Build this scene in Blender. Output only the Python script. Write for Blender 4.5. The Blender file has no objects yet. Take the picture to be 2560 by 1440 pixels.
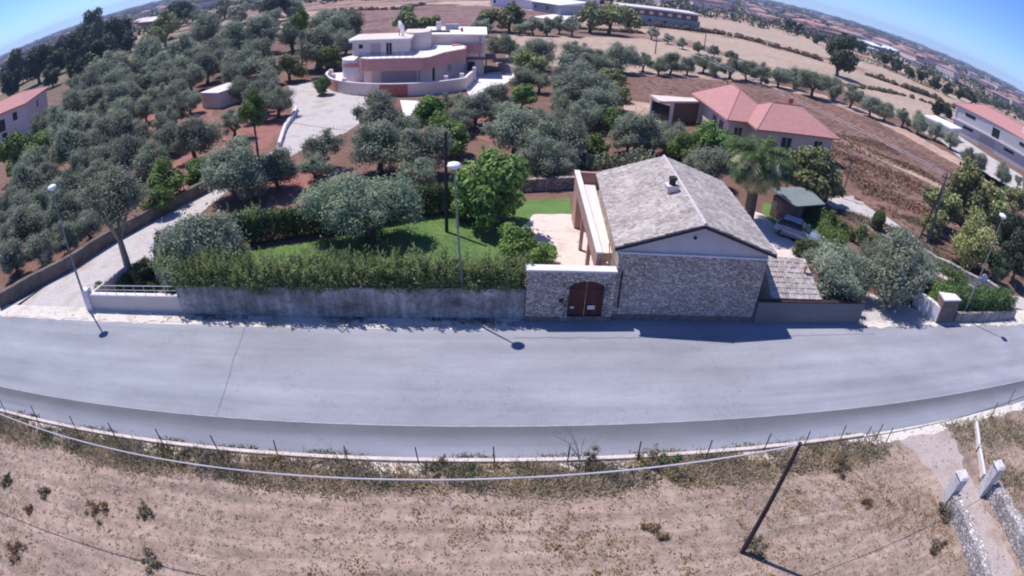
import bpy, bmesh, math, random
import numpy as np
from mathutils import Vector, Matrix
R = random.Random(7)
sc = bpy.context.scene
C = sc.collection
PI = math.pi

# ------------------------------------------------------------------ camera
H = 18.0                                   # the drone hovers 18 m above the road
A1, A3, A5 = 0.8784, -0.0255, 0.0569       # lens: angle = A1 r + A3 r^3 + A5 r^5, r = 1 at the picture's side
PITCH, ROLL, YAW = 0.5486, 0.0443, -0.0707
def _rot():
    cp, sp = math.cos(PITCH), math.sin(PITCH)
    Rp = Matrix(((1, 0, 0), (0, sp, -cp), (0, cp, sp)))
    Rr = Matrix.Rotation(ROLL, 3, 'Z'); Ry = Matrix.Rotation(YAW, 3, 'Z')
    return Ry @ Rp @ Rr
ROT = _rot()
cam = bpy.data.cameras.new('camera'); cam.type = 'PANO'
cam.panorama_type = 'FISHEYE_LENS_POLYNOMIAL'
cam.sensor_width = 36.0; cam.sensor_height = 20.25; cam.sensor_fit = 'HORIZONTAL'
_r = np.linspace(0, 1.16, 300); _th = A1*_r + A3*_r**3 + A5*_r**5
_k = np.linalg.lstsq(np.stack([(_r*18)**i for i in range(5)], 1), _th, rcond=None)[0]
for i in range(5):
    setattr(cam, 'fisheye_polynomial_k%d' % i, -float(_k[i]))
cam.fisheye_fov = PI
cam.clip_start = 0.1; cam.clip_end = 20000
co = bpy.data.objects.new('camera', cam); C.objects.link(co)
co.matrix_world = Matrix.Translation((0, 0, H)) @ ROT.to_4x4()
sc.camera = co

# ------------------------------------------------------------------ world, sun, exposure
SUN_DIR = Vector((-.377, .294, 1)).normalized()
w = bpy.data.worlds.new('World'); sc.world = w; w.use_nodes = True
nt = w.node_tree
sky = nt.nodes.new('ShaderNodeTexSky'); sky.sky_type = 'NISHITA'; sky.sun_disc = False
sky.sun_elevation = math.asin(SUN_DIR.z); sky.sun_rotation = math.atan2(SUN_DIR.x, SUN_DIR.y)
sky.altitude = 2500; sky.air_density = 1.0; sky.dust_density = 0.0; sky.ozone_density = 6.0
_mx = nt.nodes.new('ShaderNodeMix'); _mx.data_type = 'RGBA'; _mx.blend_type = 'MULTIPLY'; _mx.inputs[0].default_value = 1
_mx.inputs[7].default_value = (.70, .84, 1.20, 1)
nt.links.new(sky.outputs[0], _mx.inputs[6]); nt.links.new(_mx.outputs[2], nt.nodes['Background'].inputs[0])
nt.nodes['Background'].inputs[1].default_value = 0.12
sl = bpy.data.lights.new('sun', 'SUN'); sl.energy = 4.2; sl.angle = math.radians(0.5); sl.color = (1, .95, .88)
so = bpy.data.objects.new('sun', sl); C.objects.link(so)
so.rotation_euler = SUN_DIR.to_track_quat('Z', 'Y').to_euler(); so.location = (0, 0, 60)
sc.view_settings.view_transform = 'Standard'; sc.view_settings.look = 'None'
sc.view_settings.exposure = 0.32; sc.view_settings.gamma = 1
sc.cycles.filter_width = 2.0; sc.cycles.max_bounces = 6; sc.cycles.transparent_max_bounces = 4

# ------------------------------------------------------------------ helpers
def ray(px, py):
    """Direction of the sight line through a point of the 2560 x 1440 photograph."""
    u = px-1280; v = 720-py; q = math.hypot(u, v)+1e-9; r = q/1280
    th = A1*r + A3*r**3 + A5*r**5
    return ROT @ Vector((u/q*math.sin(th), v/q*math.sin(th), -math.cos(th)))
def G(px, py, z=0.0):
    """Where on the level z a point seen in the photograph stands."""
    d = ray(px, py); t = (H-z)/-d.z
    return (d.x*t, d.y*t)

def tag(o, label=None, cat=None, group=None, kind=None):
    if label: o['label'] = label
    if cat: o['category'] = cat
    if group: o['group'] = group
    if kind: o['kind'] = kind
    return o
def empty(name, loc=(0, 0, 0), rz=0.0):
    o = bpy.data.objects.new(name, None); C.objects.link(o); o.location = loc; o.rotation_euler = (0, 0, rz)
    o.empty_display_size = .3
    return o
def put(name, me, parent=None, loc=None, rz=0, scale=None):
    o = bpy.data.objects.new(name, me); C.objects.link(o)
    if parent: o.parent = parent
    if loc: o.location = loc
    if rz: o.rotation_euler = (0, 0, rz)
    if scale: o.scale = scale
    return o
def copy_tree(o, parent=None):
    c = o.copy(); C.objects.link(c); c.parent = parent
    for ch in list(o.children):
        copy_tree(ch, c)
    return c

class MB:
    """Collects boxes, prisms, tubes into one mesh."""
    def __init__(s): s.v = []; s.f = []
    def add(s, v, f):
        n = len(s.v); s.v += [tuple(x) for x in v]; s.f += [tuple(i+n for i in q) for q in f]; return s
    def prism(s, poly, z0, z1, inset=0):
        n = len(poly)
        ar = sum(poly[i][0]*poly[(i+1) % n][1]-poly[(i+1) % n][0]*poly[i][1] for i in range(n))
        if ar < 0: poly = poly[::-1]
        cx = sum(p[0] for p in poly)/n; cy = sum(p[1] for p in poly)/n
        v = [(x, y, z0) for x, y in poly]+[(cx+(x-cx)*(1-inset), cy+(y-cy)*(1-inset), z1) for x, y in poly]
        f = [tuple(range(n-1, -1, -1)), tuple(range(n, 2*n))]+[(i, (i+1) % n, n+(i+1) % n, n+i) for i in range(n)]
        return s.add(v, f)
    def box(s, x0, x1, y0, y1, z0, z1):
        return s.prism([(x0, y0), (x1, y0), (x1, y1), (x0, y1)], z0, z1)
    def tube(s, pts, rad, n=8, caps=True):
        if not isinstance(rad, (list, tuple)): rad = [rad]*len(pts)
        pts = [Vector(p) for p in pts]; v = []; f = []
        a = None
        for i, p in enumerate(pts):
            t = (pts[min(i+1, len(pts)-1)]-pts[max(i-1, 0)]).normalized()
            if a is None: a = t.orthogonal().normalized()
            a = (a-t*a.dot(t)).normalized(); b = t.cross(a)
            for k in range(n):
                q = 2*PI*k/n; v.append(p+(a*math.cos(q)+b*math.sin(q))*rad[i])
        for i in range(len(pts)-1):
            for k in range(n):
                f.append((i*n+k, i*n+(k+1) % n, (i+1)*n+(k+1) % n, (i+1)*n+k))
        if caps:
            f.append(tuple(range(n-1, -1, -1))); f.append(tuple((len(pts)-1)*n+k for k in range(n)))
        return s.add(v, f)
    def ribbon_wall(s, pts, th, h0, h1, jit=0, seed=1):
        """A wall of thickness th along a ground polyline, its top from h0 to h1, a little uneven."""
        r = random.Random(seed); P = [Vector(p) for p in resample(pts, .6 if jit else 2.0)]; v = []; f = []
        n = len(P)
        for i, p in enumerate(P):
            t = (P[min(i+1, n-1)]-P[max(i-1, 0)]).normalized(); m = Vector((-t.y, t.x))
            h = h0+(h1-h0)*i/max(1, n-1)+r.uniform(-jit, jit); o = r.uniform(-jit, jit)*.5
            a = p+m*(th/2+o); b = p-m*(th/2-o)
            v += [(a.x, a.y, -.1), (b.x, b.y, -.1), (b.x, b.y, h), (a.x, a.y, h+r.uniform(-jit, jit)*.4)]
        for i in range(n-1):
            for k in range(4):
                f.append((i*4+k, i*4+(k+1) % 4, i*4+4+(k+1) % 4, i*4+4+k))
        f.append((0, 3, 2, 1)); e = (n-1)*4; f.append((e, e+1, e+2, e+3))
        return s.add(v, f)
    def build(s, name, mat, parent=None, smooth=False):
        me = bpy.data.meshes.new(name); me.from_pydata(s.v, [], s.f); me.materials.append(mat)
        bm = bmesh.new(); bm.from_mesh(me); bmesh.ops.recalc_face_normals(bm, faces=bm.faces); bm.to_mesh(me); bm.free()
        if smooth:
            for p in me.polygons: p.use_smooth = True
        me.update()
        return put(name, me, parent)

def resample(pts, step):
    P = [Vector(p[:2]) for p in pts]; out = [P[0]]
    for a, b in zip(P, P[1:]):
        n = max(1, int((b-a).length/step))
        for i in range(1, n+1): out.append(a.lerp(b, i/n))
    return [(p.x, p.y) for p in out]
def smoothline(pts, n=6):
    """Catmull-Rom through the points."""
    P = [Vector(p) for p in pts]; P = [P[0]*2-P[1]]+P+[P[-1]*2-P[-2]]; out = []
    for i in range(1, len(P)-2):
        for k in range(n):
            t = k/n; a, b, c, d = P[i-1:i+3]
            out.append(tuple(.5*((2*b)+(-a+c)*t+(2*a-5*b+4*c-d)*t*t+(-a+3*b-3*c+d)*t**3)))
    out.append(tuple(P[-2])); return out
def sheet(name, poly, z, mat, wob=0, kind='structure', seed=1):
    """A flat patch of ground with an uneven outline."""
    if wob:
        r = random.Random(seed); L = resample(poly+[poly[0]], max(wob*1.5, .5))[:-1]
        poly = [(x+r.uniform(-wob, wob), y+r.uniform(-wob, wob)) for x, y in L]
    me = bpy.data.meshes.new(name); bm = bmesh.new()
    vs = [bm.verts.new((x, y, z)) for x, y in poly]
    f = bm.faces.new(vs); bm.normal_update()
    if f.normal.z < 0: f.normal_flip()
    bmesh.ops.triangulate(bm, faces=[f]); bm.to_mesh(me); bm.free(); me.materials.append(mat)
    o = put(name, me)
    if kind: o['kind'] = kind
    return o

# ------------------------------------------------------------------ materials
def lin(r, g, b):
    f = lambda c: (c/255/12.92) if c/255 <= .04045 else ((c/255+.055)/1.055)**2.4
    return (f(r), f(g), f(b), 1)
class NT:
    def __init__(s, name):
        s.m = bpy.data.materials.new(name); s.m.use_nodes = True; s.n = s.m.node_tree.nodes; s.l = s.m.node_tree.links
        s.b = s.n['Principled BSDF']; s.b.inputs['Specular IOR Level'].default_value = .25
        s.tc = s.n.new('ShaderNodeTexCoord')
    def mapping(s, sx=1, sy=1, sz=1, rz=0, src='Object'):
        m = s.n.new('ShaderNodeMapping'); m.inputs['Scale'].default_value = (sx, sy, sz); m.inputs['Rotation'].default_value = (0, 0, rz)
        s.l.new(s.tc.outputs[src], m.inputs[0]); return m.outputs[0]
    def noise(s, scale, det=3, rough=.55, vec=None, dist=0):
        t = s.n.new('ShaderNodeTexNoise'); t.inputs['Scale'].default_value = scale; t.inputs['Detail'].default_value = det
        t.inputs['Roughness'].default_value = rough; t.inputs['Distortion'].default_value = dist
        s.l.new(vec or s.tc.outputs['Object'], t.inputs['Vector']); return t.outputs['Fac']
    def voro(s, scale, vec=None, feat='F1', out='Distance', rnd=1):
        t = s.n.new('ShaderNodeTexVoronoi'); t.feature = feat; t.inputs['Scale'].default_value = scale; t.inputs['Randomness'].default_value = rnd
        s.l.new(vec or s.tc.outputs['Object'], t.inputs['Vector']); return t.outputs[out]
    def ramp(s, fac, stops):
        r = s.n.new('ShaderNodeValToRGB'); e = r.color_ramp.elements
        while len(e) < len(stops): e.new(.5)
        for i, (p, c) in enumerate(stops):
            e[i].position = p; e[i].color = c if len(c) == 4 else (*c, 1)
        s.l.new(fac, r.inputs[0]); return r.outputs[0]
    def mix(s, fac, a, b, mode='MIX'):
        m = s.n.new('ShaderNodeMix'); m.data_type = 'RGBA'; m.blend_type = mode
        for sock, val in ((m.inputs[0], fac), (m.inputs[6], a), (m.inputs[7], b)):
            if hasattr(val, 'node'): s.l.new(val, sock)
            else: sock.default_value = val
        return m.outputs[2]
    def math(s, op, a, b=0.5):
        m = s.n.new('ShaderNodeMath'); m.operation = op
        for i, val in enumerate((a, b)):
            if hasattr(val, 'node'): s.l.new(val, m.inputs[i])
            else: m.inputs[i].default_value = val
        return m.outputs[0]
    def color(s, c):
        if hasattr(c, 'node'): s.l.new(c, s.b.inputs['Base Color'])
        else: s.b.inputs['Base Color'].default_value = c
        return s
    def rough(s, v): s.b.inputs['Roughness'].default_value = v; return s
    def bump(s, h, strength=.4, dist=.05):
        b = s.n.new('ShaderNodeBump'); b.inputs['Strength'].default_value = strength; b.inputs['Distance'].default_value = dist
        s.l.new(h, b.inputs['Height']); s.l.new(b.outputs[0], s.b.inputs['Normal']); return s
K = lambda v: (v, v, v, 1)

def plain(name, c, rough=.7, var=.12, scale=3.0, metal=0):
    t = NT(name); n = t.noise(scale, 4)
    t.color(t.mix(t.ramp(n, [(.3, K(0)), (.7, K(1))]), tuple(x*(1-var) for x in c[:3])+(1,), tuple(min(1, x*(1+var)) for x in c[:3])+(1,))).rough(rough)
    t.b.inputs['Metallic'].default_value = metal
    return t.m
def soil(name, cols, scale=.25, speck=None, speck_scale=2.5, speck_cut=(.60, .68), bump=.5, rows=None, bdist=.08, streak=0):
    """Earth: large soft patches between the colours, finer grain, then small clods or tufts of another colour."""
    t = NT(name)
    a = t.ramp(t.noise(scale, 6, .6), [(.3, cols[0]), (.5, cols[1]), (.7, cols[2 % len(cols)])])
    g = t.noise(scale*16, 5, .7)
    c = t.mix(.45, a, t.ramp(g, [(.3, K(.25)), (.7, K(.85))]), 'OVERLAY')
    h = g
    if rows:
        ang, per, amp = rows
        wv = t.n.new('ShaderNodeTexWave'); wv.inputs['Scale'].default_value = 1/per; wv.inputs['Distortion'].default_value = 2.2
        wv.inputs['Detail'].default_value = 2; wv.inputs['Detail Scale'].default_value = 1.5
        t.l.new(t.mapping(1, 1, 1, ang), wv.inputs['Vector'])
        c = t.mix(amp, c, t.ramp(wv.outputs['Fac'], [(.2, K(.3)), (.8, K(.7))]), 'OVERLAY')
    if streak:
        c = t.mix(streak, c, t.ramp(t.noise(1, 5, .65, t.mapping(.22, 1.9, 1)), [(.32, K(.30)), (.68, K(.70))]), 'OVERLAY')
        c = t.mix(streak*.8, c, t.ramp(t.noise(.22, 4, .6), [(.35, K(.38)), (.65, K(.62))]), 'OVERLAY')
    if speck:
        s_ = t.ramp(t.noise(speck_scale, 4, .65), [(speck_cut[0], K(0)), (speck_cut[1], K(1))])
        c = t.mix(s_, c, speck)
    return t.color(c).rough(.95).bump(h, bump, bdist).m
def leafmat(name, dark, light, scale=1.6, trans=.25):
    t = NT(name)
    geo = t.n.new('ShaderNodeNewGeometry'); oi = t.n.new('ShaderNodeObjectInfo')
    f = t.math('ADD', t.math('MULTIPLY', geo.outputs['Random Per Island'], .45), t.math('MULTIPLY', t.noise(scale, 2), .9))
    c = t.ramp(t.math('SUBTRACT', f, .12), [(.2, dark), (.8, light)])
    hs = t.n.new('ShaderNodeHueSaturation'); t.l.new(c, hs.inputs['Color'])
    t.l.new(t.math('ADD', t.math('MULTIPLY', oi.outputs['Random'], .5), .78), hs.inputs['Value'])
    t.l.new(t.math('ADD', t.math('MULTIPLY', oi.outputs['Random'], .03), .485), hs.inputs['Hue'])
    t.color(hs.outputs[0]).rough(.6)
    tr = t.n.new('ShaderNodeBsdfTranslucent'); t.l.new(hs.outputs[0], tr.inputs[0])
    mx = t.n.new('ShaderNodeMixShader'); mx.inputs[0].default_value = trans
    t.l.new(t.b.outputs[0], mx.inputs[1]); t.l.new(tr.outputs[0], mx.inputs[2])
    t.l.new(mx.outputs[0], t.n['Material Output'].inputs[0])
    return t.m
def rubble(name, dark, light, scale=3.2, mortar=(.12, .11, .11, 1), zs=1.5, rx=0):
    t = NT(name)
    mp = t.mapping(1, 1, zs)
    cell = t.voro(scale, mp, 'F1', 'Color'); edge = t.voro(scale, mp, 'DISTANCE_TO_EDGE')
    sep = t.n.new('ShaderNodeSeparateColor'); t.l.new(cell, sep.inputs[0])
    c = t.ramp(sep.outputs[0], [(0, dark), (.5, tuple((a+b)/2 for a, b in zip(dark, light))), (1, light)])
    c = t.mix(.5, c, t.ramp(t.noise(9, 4), [(.3, K(.3)), (.7, K(.75))]), 'OVERLAY')
    e = t.ramp(edge, [(.02, K(1)), (.09, K(0))])
    c = t.mix(e, c, mortar)
    c = t.mix(t.ramp(t.noise(6.5, 3, .6), [(.60, K(0)), (.68, K(.75))]), c, (.12, .11, .115, 1))
    st = t.ramp(t.noise(.6, 4), [(.35, K(.38)), (.7, K(.6))])
    c = t.mix(.6, c, st, 'OVERLAY')
    return t.color(c).rough(.9).bump(t.ramp(edge, [(0, K(0)), (.15, K(1))]), .7, .06).m

M = {}
M['ground'] = soil('terra_rossa', [lin(100, 74, 68), lin(116, 86, 78), lin(130, 106, 94)], .12, lin(92, 86, 68), 1.2, (.54, .66), .5)
M['fore'] = soil('dry_field', [lin(140, 124, 114), lin(152, 131, 121), lin(132, 119, 108)], .10, lin(118, 100, 86), 4.5, (.57, .70), .6, streak=.7)
M['bare'] = soil('bare_red_earth', [lin(132, 88, 82), lin(148, 104, 96), lin(116, 80, 76)], .4, lin(110, 70, 60), 3, (.6, .7), .6)
M['plough'] = soil('ploughed_earth', [lin(112, 86, 78), lin(132, 102, 92), lin(100, 78, 72)], .08, lin(74, 56, 52), .95, (.50, .62), .9, rows=(0.9, 3.2, .16), bdist=.25)
M['plough_dark'] = soil('dark_ploughed_earth', [lin(112, 86, 84), lin(138, 108, 104), lin(96, 74, 74)], .05, lin(80, 62, 62), .5, (.52, .64), .8, rows=(1.5, 6, .2), bdist=.25)
M['stubble'] = soil('stubble_field', [lin(160, 140, 126), lin(170, 148, 134), lin(152, 136, 122)], .03, lin(150, 118, 100), .4, (.6, .7), .3)
M['tan'] = soil('tan_field', [lin(166, 138, 124), lin(176, 148, 136), lin(156, 128, 114)], .03, lin(150, 112, 90), .3, (.6, .75), .3)
M['verge'] = soil('dusty_verge', [lin(196, 186, 176), lin(206, 198, 192), lin(172, 156, 138)], .5, lin(140, 122, 98), 2.4, (.58, .72), .4)
M['gravel'] = soil('pale_gravel', [lin(168, 162, 162), lin(184, 176, 176), lin(160, 148, 138)], .35, lin(140, 126, 112), 4, (.64, .76), .3)
M['track'] = soil('dusty_track', [lin(158, 146, 144), lin(172, 158, 156), lin(150, 134, 124)], .6, lin(120, 104, 94), 3, (.58, .72), .4)
M['paving'] = soil('stone_paving', [lin(204, 184, 176), lin(212, 196, 190), lin(186, 166, 156)], .6, lin(160, 140, 128), 1.5, (.62, .72), .3)
M['whitepave'] = plain('white_paving', lin(228, 220, 220), .8, .05)
M['soil_bed'] = soil('bed_soil', [lin(120, 96, 80), lin(140, 112, 96), lin(100, 84, 66)], .5, lin(70, 64, 48), 2, (.55, .65))
def asphalt(name, base, streak=1.0):
    t = NT(name); sc_ = lambda k: tuple(x*k for x in base[:3])+(1,)
    a = t.ramp(t.noise(1, 6, .6, t.mapping(.022, .62, 1)), [(.28, sc_(.78)), (.5, sc_(1.0)), (.72, sc_(1.16))])
    b = t.ramp(t.noise(.22, 7, .65, t.mapping(.6, 1.3, 1)), [(.3, K(.38)), (.7, K(.61))])
    c = t.mix(.8, a, b, 'OVERLAY')
    c = t.mix(.22, c, t.ramp(t.noise(38, 2), [(.3, K(.15)), (.7, K(.85))]), 'OVERLAY')
    sp = t.ramp(t.noise(1, 4, .7, t.mapping(.35, 1.6, 1)), [(.62, K(0)), (.8, K(.45))])
    c = t.mix(sp, c, sc_(.66))
    dv = t.noise(.9, 4, .6); vm = t.n.new('ShaderNodeVectorMath'); vm.operation = 'ADD'
    sv = t.n.new('ShaderNodeVectorMath'); sv.operation = 'SCALE'; sv.inputs['Scale'].default_value = 2.2
    cn = t.n.new('ShaderNodeCombineXYZ'); t.l.new(dv, cn.inputs[0]); t.l.new(t.noise(1.1, 4, .6, t.mapping(1, 1, 1, 1.0)), cn.inputs[1]); t.l.new(cn.outputs[0], sv.inputs[0])
    t.l.new(t.mapping(.30, .55, 1), vm.inputs[0]); t.l.new(sv.outputs[0], vm.inputs[1])
    ck = t.ramp(t.voro(.42, vm.outputs[0], 'DISTANCE_TO_EDGE'), [(.003, K(.26)), (.009, K(0))])
    c = t.mix(ck, c, sc_(.45))
    return t.color(c).rough(.82).bump(t.noise(60, 2), .25, .01).m
M['asphalt'] = asphalt('asphalt', (.278, .280, .328, 1))
M['asphalt_patch'] = asphalt('asphalt_patch', (.272, .284, .326, 1))
M['asphalt_dark'] = asphalt('asphalt_lane_edge', (.236, .242, .290, 1))
def _edge_dirt():
    # dark tar along the seam that thins out into dust towards the kerb
    t = M['asphalt_dark'].node_tree; bs = t.nodes['Principled BSDF']; src = bs.inputs['Base Color'].links[0].from_socket
    tc = t.nodes.new('ShaderNodeTexCoord'); sp = t.nodes.new('ShaderNodeSeparateXYZ'); t.links.new(tc.outputs['Object'], sp.inputs[0])
    mr = t.nodes.new('ShaderNodeMapRange'); mr.inputs[1].default_value = 16.3; mr.inputs[2].default_value = 17.7; mr.inputs[3].default_value = 1; mr.inputs[4].default_value = .48
    mr.interpolation_type = 'SMOOTHSTEP'; t.links.new(sp.outputs['Y'], mr.inputs[0])
    m = t.nodes.new('ShaderNodeVectorMath'); m.operation = 'SCALE'; t.links.new(src, m.inputs[0]); t.links.new(mr.outputs[0], m.inputs['Scale']); t.links.new(m.outputs[0], bs.inputs['Base Color'])
_edge_dirt()
M['seam'] = plain('seam_line', (.36, .36, .40, 1), .8, .25, 1.5)
M['joint'] = plain('tar_joint', (.20, .20, .235, 1), .8, .3, 2)
M['kerb'] = plain('kerb_concrete', lin(200, 188, 182), .85, .15, 2)
def lawnmat():
    t = NT('lawn_grass')
    a = t.ramp(t.noise(.5, 5), [(.3, lin(84, 112, 58)), (.7, lin(102, 130, 72))])
    c = t.mix(.5, a, t.ramp(t.noise(14, 3), [(.3, K(.25)), (.7, K(.8))]), 'OVERLAY')
    return t.color(c).rough(.8).bump(t.noise(30, 3), .6, .04).m
M['lawn'] = lawnmat()
M['olive'] = leafmat('olive_leaves', (.165, .190, .132, 1), (.370, .405, .305, 1), 1.4, .45)
M['olive2'] = leafmat('olive_leaves_garden', (.135, .175, .112, 1), (.330, .400, .280, 1), 1.0, .4)
M['green'] = leafmat('citrus_leaves', (.065, .120, .030, 1), (.240, .350, .100, 1), 1.6, .3)
M['lime'] = leafmat('bright_leaves', (.07, .12, .03, 1), (.24, .34, .10, 1), 1.6, .3)
M['pine'] = leafmat('dark_pine_leaves', (.022, .034, .018, 1), (.080, .105, .055, 1), 1.2, .12)
M['yellow'] = leafmat('yellow_green_leaves', (.11, .125, .045, 1), (.34, .36, .16, 1), 1.2)
M['lawnblade'] = leafmat('lawn_blades', (.07, .11, .035, 1), (.16, .22, .09, 1), .8)
M['pale'] = leafmat('pale_lime_leaves', (.22, .25, .08, 1), (.52, .55, .24, 1), 1.2)
M['hedge'] = leafmat('hedge_leaves', (.028, .052, .018, 1), (.140, .215, .075, 1), 1.2)
M['oleander'] = leafmat('oleander_leaves', (.038, .060, .024, 1), (.270, .360, .135, 1), .9)
M['redleaf'] = leafmat('red_leaves', (.05, .03, .02, 1), (.22, .09, .05, 1), 2)
M['cactus'] = leafmat('cactus_pads', (.14, .17, .09, 1), (.46, .50, .34, 1), 1.5, .05)
M['straw'] = leafmat('dry_straw', (.16, .11, .075, 1), (.44, .35, .25, 1), 2, .1)
M['palmgreen'] = leafmat('palm_fronds', (.03, .06, .02, 1), (.12, .19, .07, 1), 1.5)
M['palmdead'] = leafmat('dead_palm_fronds', (.18, .16, .08, 1), (.56, .50, .32, 1), 1.5)
M['weed'] = leafmat('dry_weeds', (.05, .04, .028, 1), (.24, .20, .13, 1), 1.5, .1)
M['darkweed'] = leafmat('dark_verge_weeds', (.035, .04, .022, 1), (.15, .155, .085, 1), 1.5, .1)
M['brownweed'] = leafmat('brown_weeds', (.07, .052, .042, 1), (.30, .24, .19, 1), 1.5, .1)
M['rust'] = leafmat('rust_brown_weeds', (.08, .05, .03, 1), (.34, .22, .12, 1), 2, .1)
M['bark'] = plain('bark', lin(98, 88, 80), .9, .35, 5)
M['palebark'] = plain('pale_bark', lin(150, 138, 126), .9, .25, 5)
M['pole_wood'] = plain('pole_wood', lin(62, 54, 56), .85, .3, 4)
M['pole_grey'] = plain('pole_concrete', lin(118, 112, 114), .85, .2, 4)
M['lamp_metal'] = plain('lamp_post_paint', lin(128, 142, 138), .5, .1, 3, .3)
M['lamp_white'] = plain('lamp_head_white', lin(238, 240, 242), .4, .03)
M['rod'] = plain('rusty_rod', lin(84, 70, 76), .8, .3, 8, .3)
M['cable'] = plain('cable_grey', lin(190, 186, 196), .5, .1, 1)
M['wire'] = plain('wire_dark', lin(70, 66, 70), .6, .1, 1)
M['stone'] = rubble('rubble_stone', lin(152, 139, 130), lin(226, 210, 198), 6.2, mortar=(.26, .235, .22, 1))
M['stone_low'] = rubble('field_stone', lin(110, 100, 96), lin(190, 178, 170), 3.5)
M['stone_white'] = rubble('pale_field_stone', lin(146, 140, 140), lin(212, 206, 206), 4.4, mortar=(.24, .20, .18, 1))
M['plinth'] = plain('stone_plinth', lin(120, 104, 100), .9, .3, 3)
def render_wall():
    t = NT('stained_render')
    a = t.ramp(t.noise(1, 5, .6, t.mapping(.35, 1, .8)), [(.3, lin(120, 114, 112)), (.5, lin(160, 154, 152)), (.75, lin(196, 190, 188))])
    s_ = t.ramp(t.noise(1, 4, .6, t.mapping(1.6, 1, .25)), [(.42, K(.22)), (.66, K(.66))])
    c = t.mix(.55, a, s_, 'OVERLAY')
    c = t.mix(.7, c, t.ramp(t.noise(5, 6, .7), [(.35, K(.28)), (.6, K(.62))]), 'OVERLAY')
    c = t.mix(t.ramp(t.noise(2.2, 5, .7), [(.58, K(0)), (.66, K(.6))]), c, lin(104, 92, 82))
    return t.color(c).rough(.9).bump(t.noise(5, 6, .7), .6, .05).m
M['render'] = render_wall()
M['pillar'] = soil('weathered_pillar', [lin(176, 170, 170), lin(206, 202, 204), lin(150, 140, 134)], 1.6, lin(128, 112, 100), 4, (.60, .74), .4)
M['render_lav'] = plain('gable_render', lin(190, 184, 186), .85, .06, 1.5)
M['drywall'] = plain('rough_drive_wall', lin(104, 96, 92), .95, .35, 1.2)
M['annex_wall'] = plain('dark_grey_render', (.168, .166, .172, 1), .9, .05, 1)
M['white'] = plain('white_render', lin(214, 196, 190), .8, .04, .8)
M['cream'] = plain('cream_render', lin(208, 196, 186), .8, .08, .8)
M['cap'] = plain('wall_coping', lin(214, 208, 212), .8, .08, 2)
M['terra'] = plain('terracotta_paint', lin(196, 142, 136), .8, .08, .7)
M['pinkrail'] = plain('pink_brown_parapet', lin(176, 140, 128), .8, .12, 2)
M['pinkwhite'] = plain('terrace_tiles', lin(226, 206, 202), .7, .05, 2)
M['brick'] = plain('brick_red', lin(172, 106, 92), .9, .15, 3)
M['dark'] = plain('dark_opening', lin(40, 40, 46), .4, .1)
M['glass'] = plain('dark_glass', lin(46, 52, 60), .12, .1)
M['shutter'] = plain('grey_shutter', lin(170, 158, 160), .7, .05)
M['brown'] = plain('brown_paint', lin(112, 88, 82), .7, .15)
M['trim_dark'] = plain('dark_fascia', lin(58, 46, 50), .7, .1)
M['iron'] = plain('dark_iron', lin(60, 58, 62), .5, .1, 3, .4)
M['tealroof'] = plain('grey_sheet_roof', lin(124, 132, 132), .6, .1, 1.2)
M['shedwood'] = plain('shed_boards', lin(108, 92, 88), .85, .2, 3)
M['greyshed'] = plain('grey_farm_wall', lin(150, 152, 158), .85, .12, .4)
M['plasticwhite'] = plain('white_sheeting', lin(222, 224, 232), .6, .06, .3)
M['farwhite'] = plain('far_pale_walls', lin(206, 196, 198), .85, .2, .02)
M['tyre'] = plain('tyre_rubber', lin(34, 34, 36), .8, .1)
M['signred'] = plain('sign_red', lin(170, 50, 50), .5, .05)
def carpaint():
    t = NT('silver_blue_paint'); t.color((.32, .38, .47, 1)).rough(.28)
    t.b.inputs['Metallic'].default_value = .35; t.b.inputs['Coat Weight'].default_value = .5; return t.m
M['car'] = carpaint()
def wood_door():
    t = NT('dark_wood_door')
    p = t.ramp(t.noise(1, 4, .6, t.mapping(9, 1, .5)), [(.3, lin(66, 38, 36)), (.7, lin(98, 58, 52))])
    return t.color(p).rough(.7).m
M['door'] = wood_door()
def tiles(name, c0, c1, c2, spot=None):
    t = NT(name)
    a = t.ramp(t.noise(.9, 5, .65), [(.3, c0), (.5, c1), (.7, c2)])
    cell = t.voro(1, t.mapping(4.6, 6.5, 4.6), 'F1', 'Color')
    sep = t.n.new('ShaderNodeSeparateColor'); t.l.new(cell, sep.inputs[0])
    c = t.mix(.75, a, t.ramp(sep.outputs[0], [(0, K(.32)), (1, K(.70))]), 'OVERLAY')
    if spot:
        c = t.mix(t.ramp(t.noise(2.2, 4, .7), [(.60, K(0)), (.72, K(.8))]), c, spot)
    return t.color(c).rough(.9).m
M['oldtile'] = tiles('weathered_clay_tiles', lin(150, 140, 138), lin(170, 160, 157), lin(188, 178, 173), lin(118, 109, 106))
M['pinktile'] = plain('pink_clay_tiles', lin(178, 130, 128), .85, .10, 2.2)
M['ridgepink'] = plain('pink_ridge_caps', lin(170, 124, 122), .85, .12, 2)
M['ridge'] = plain('ridge_mortar', lin(192, 182, 182), .85, .15, 3)

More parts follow.
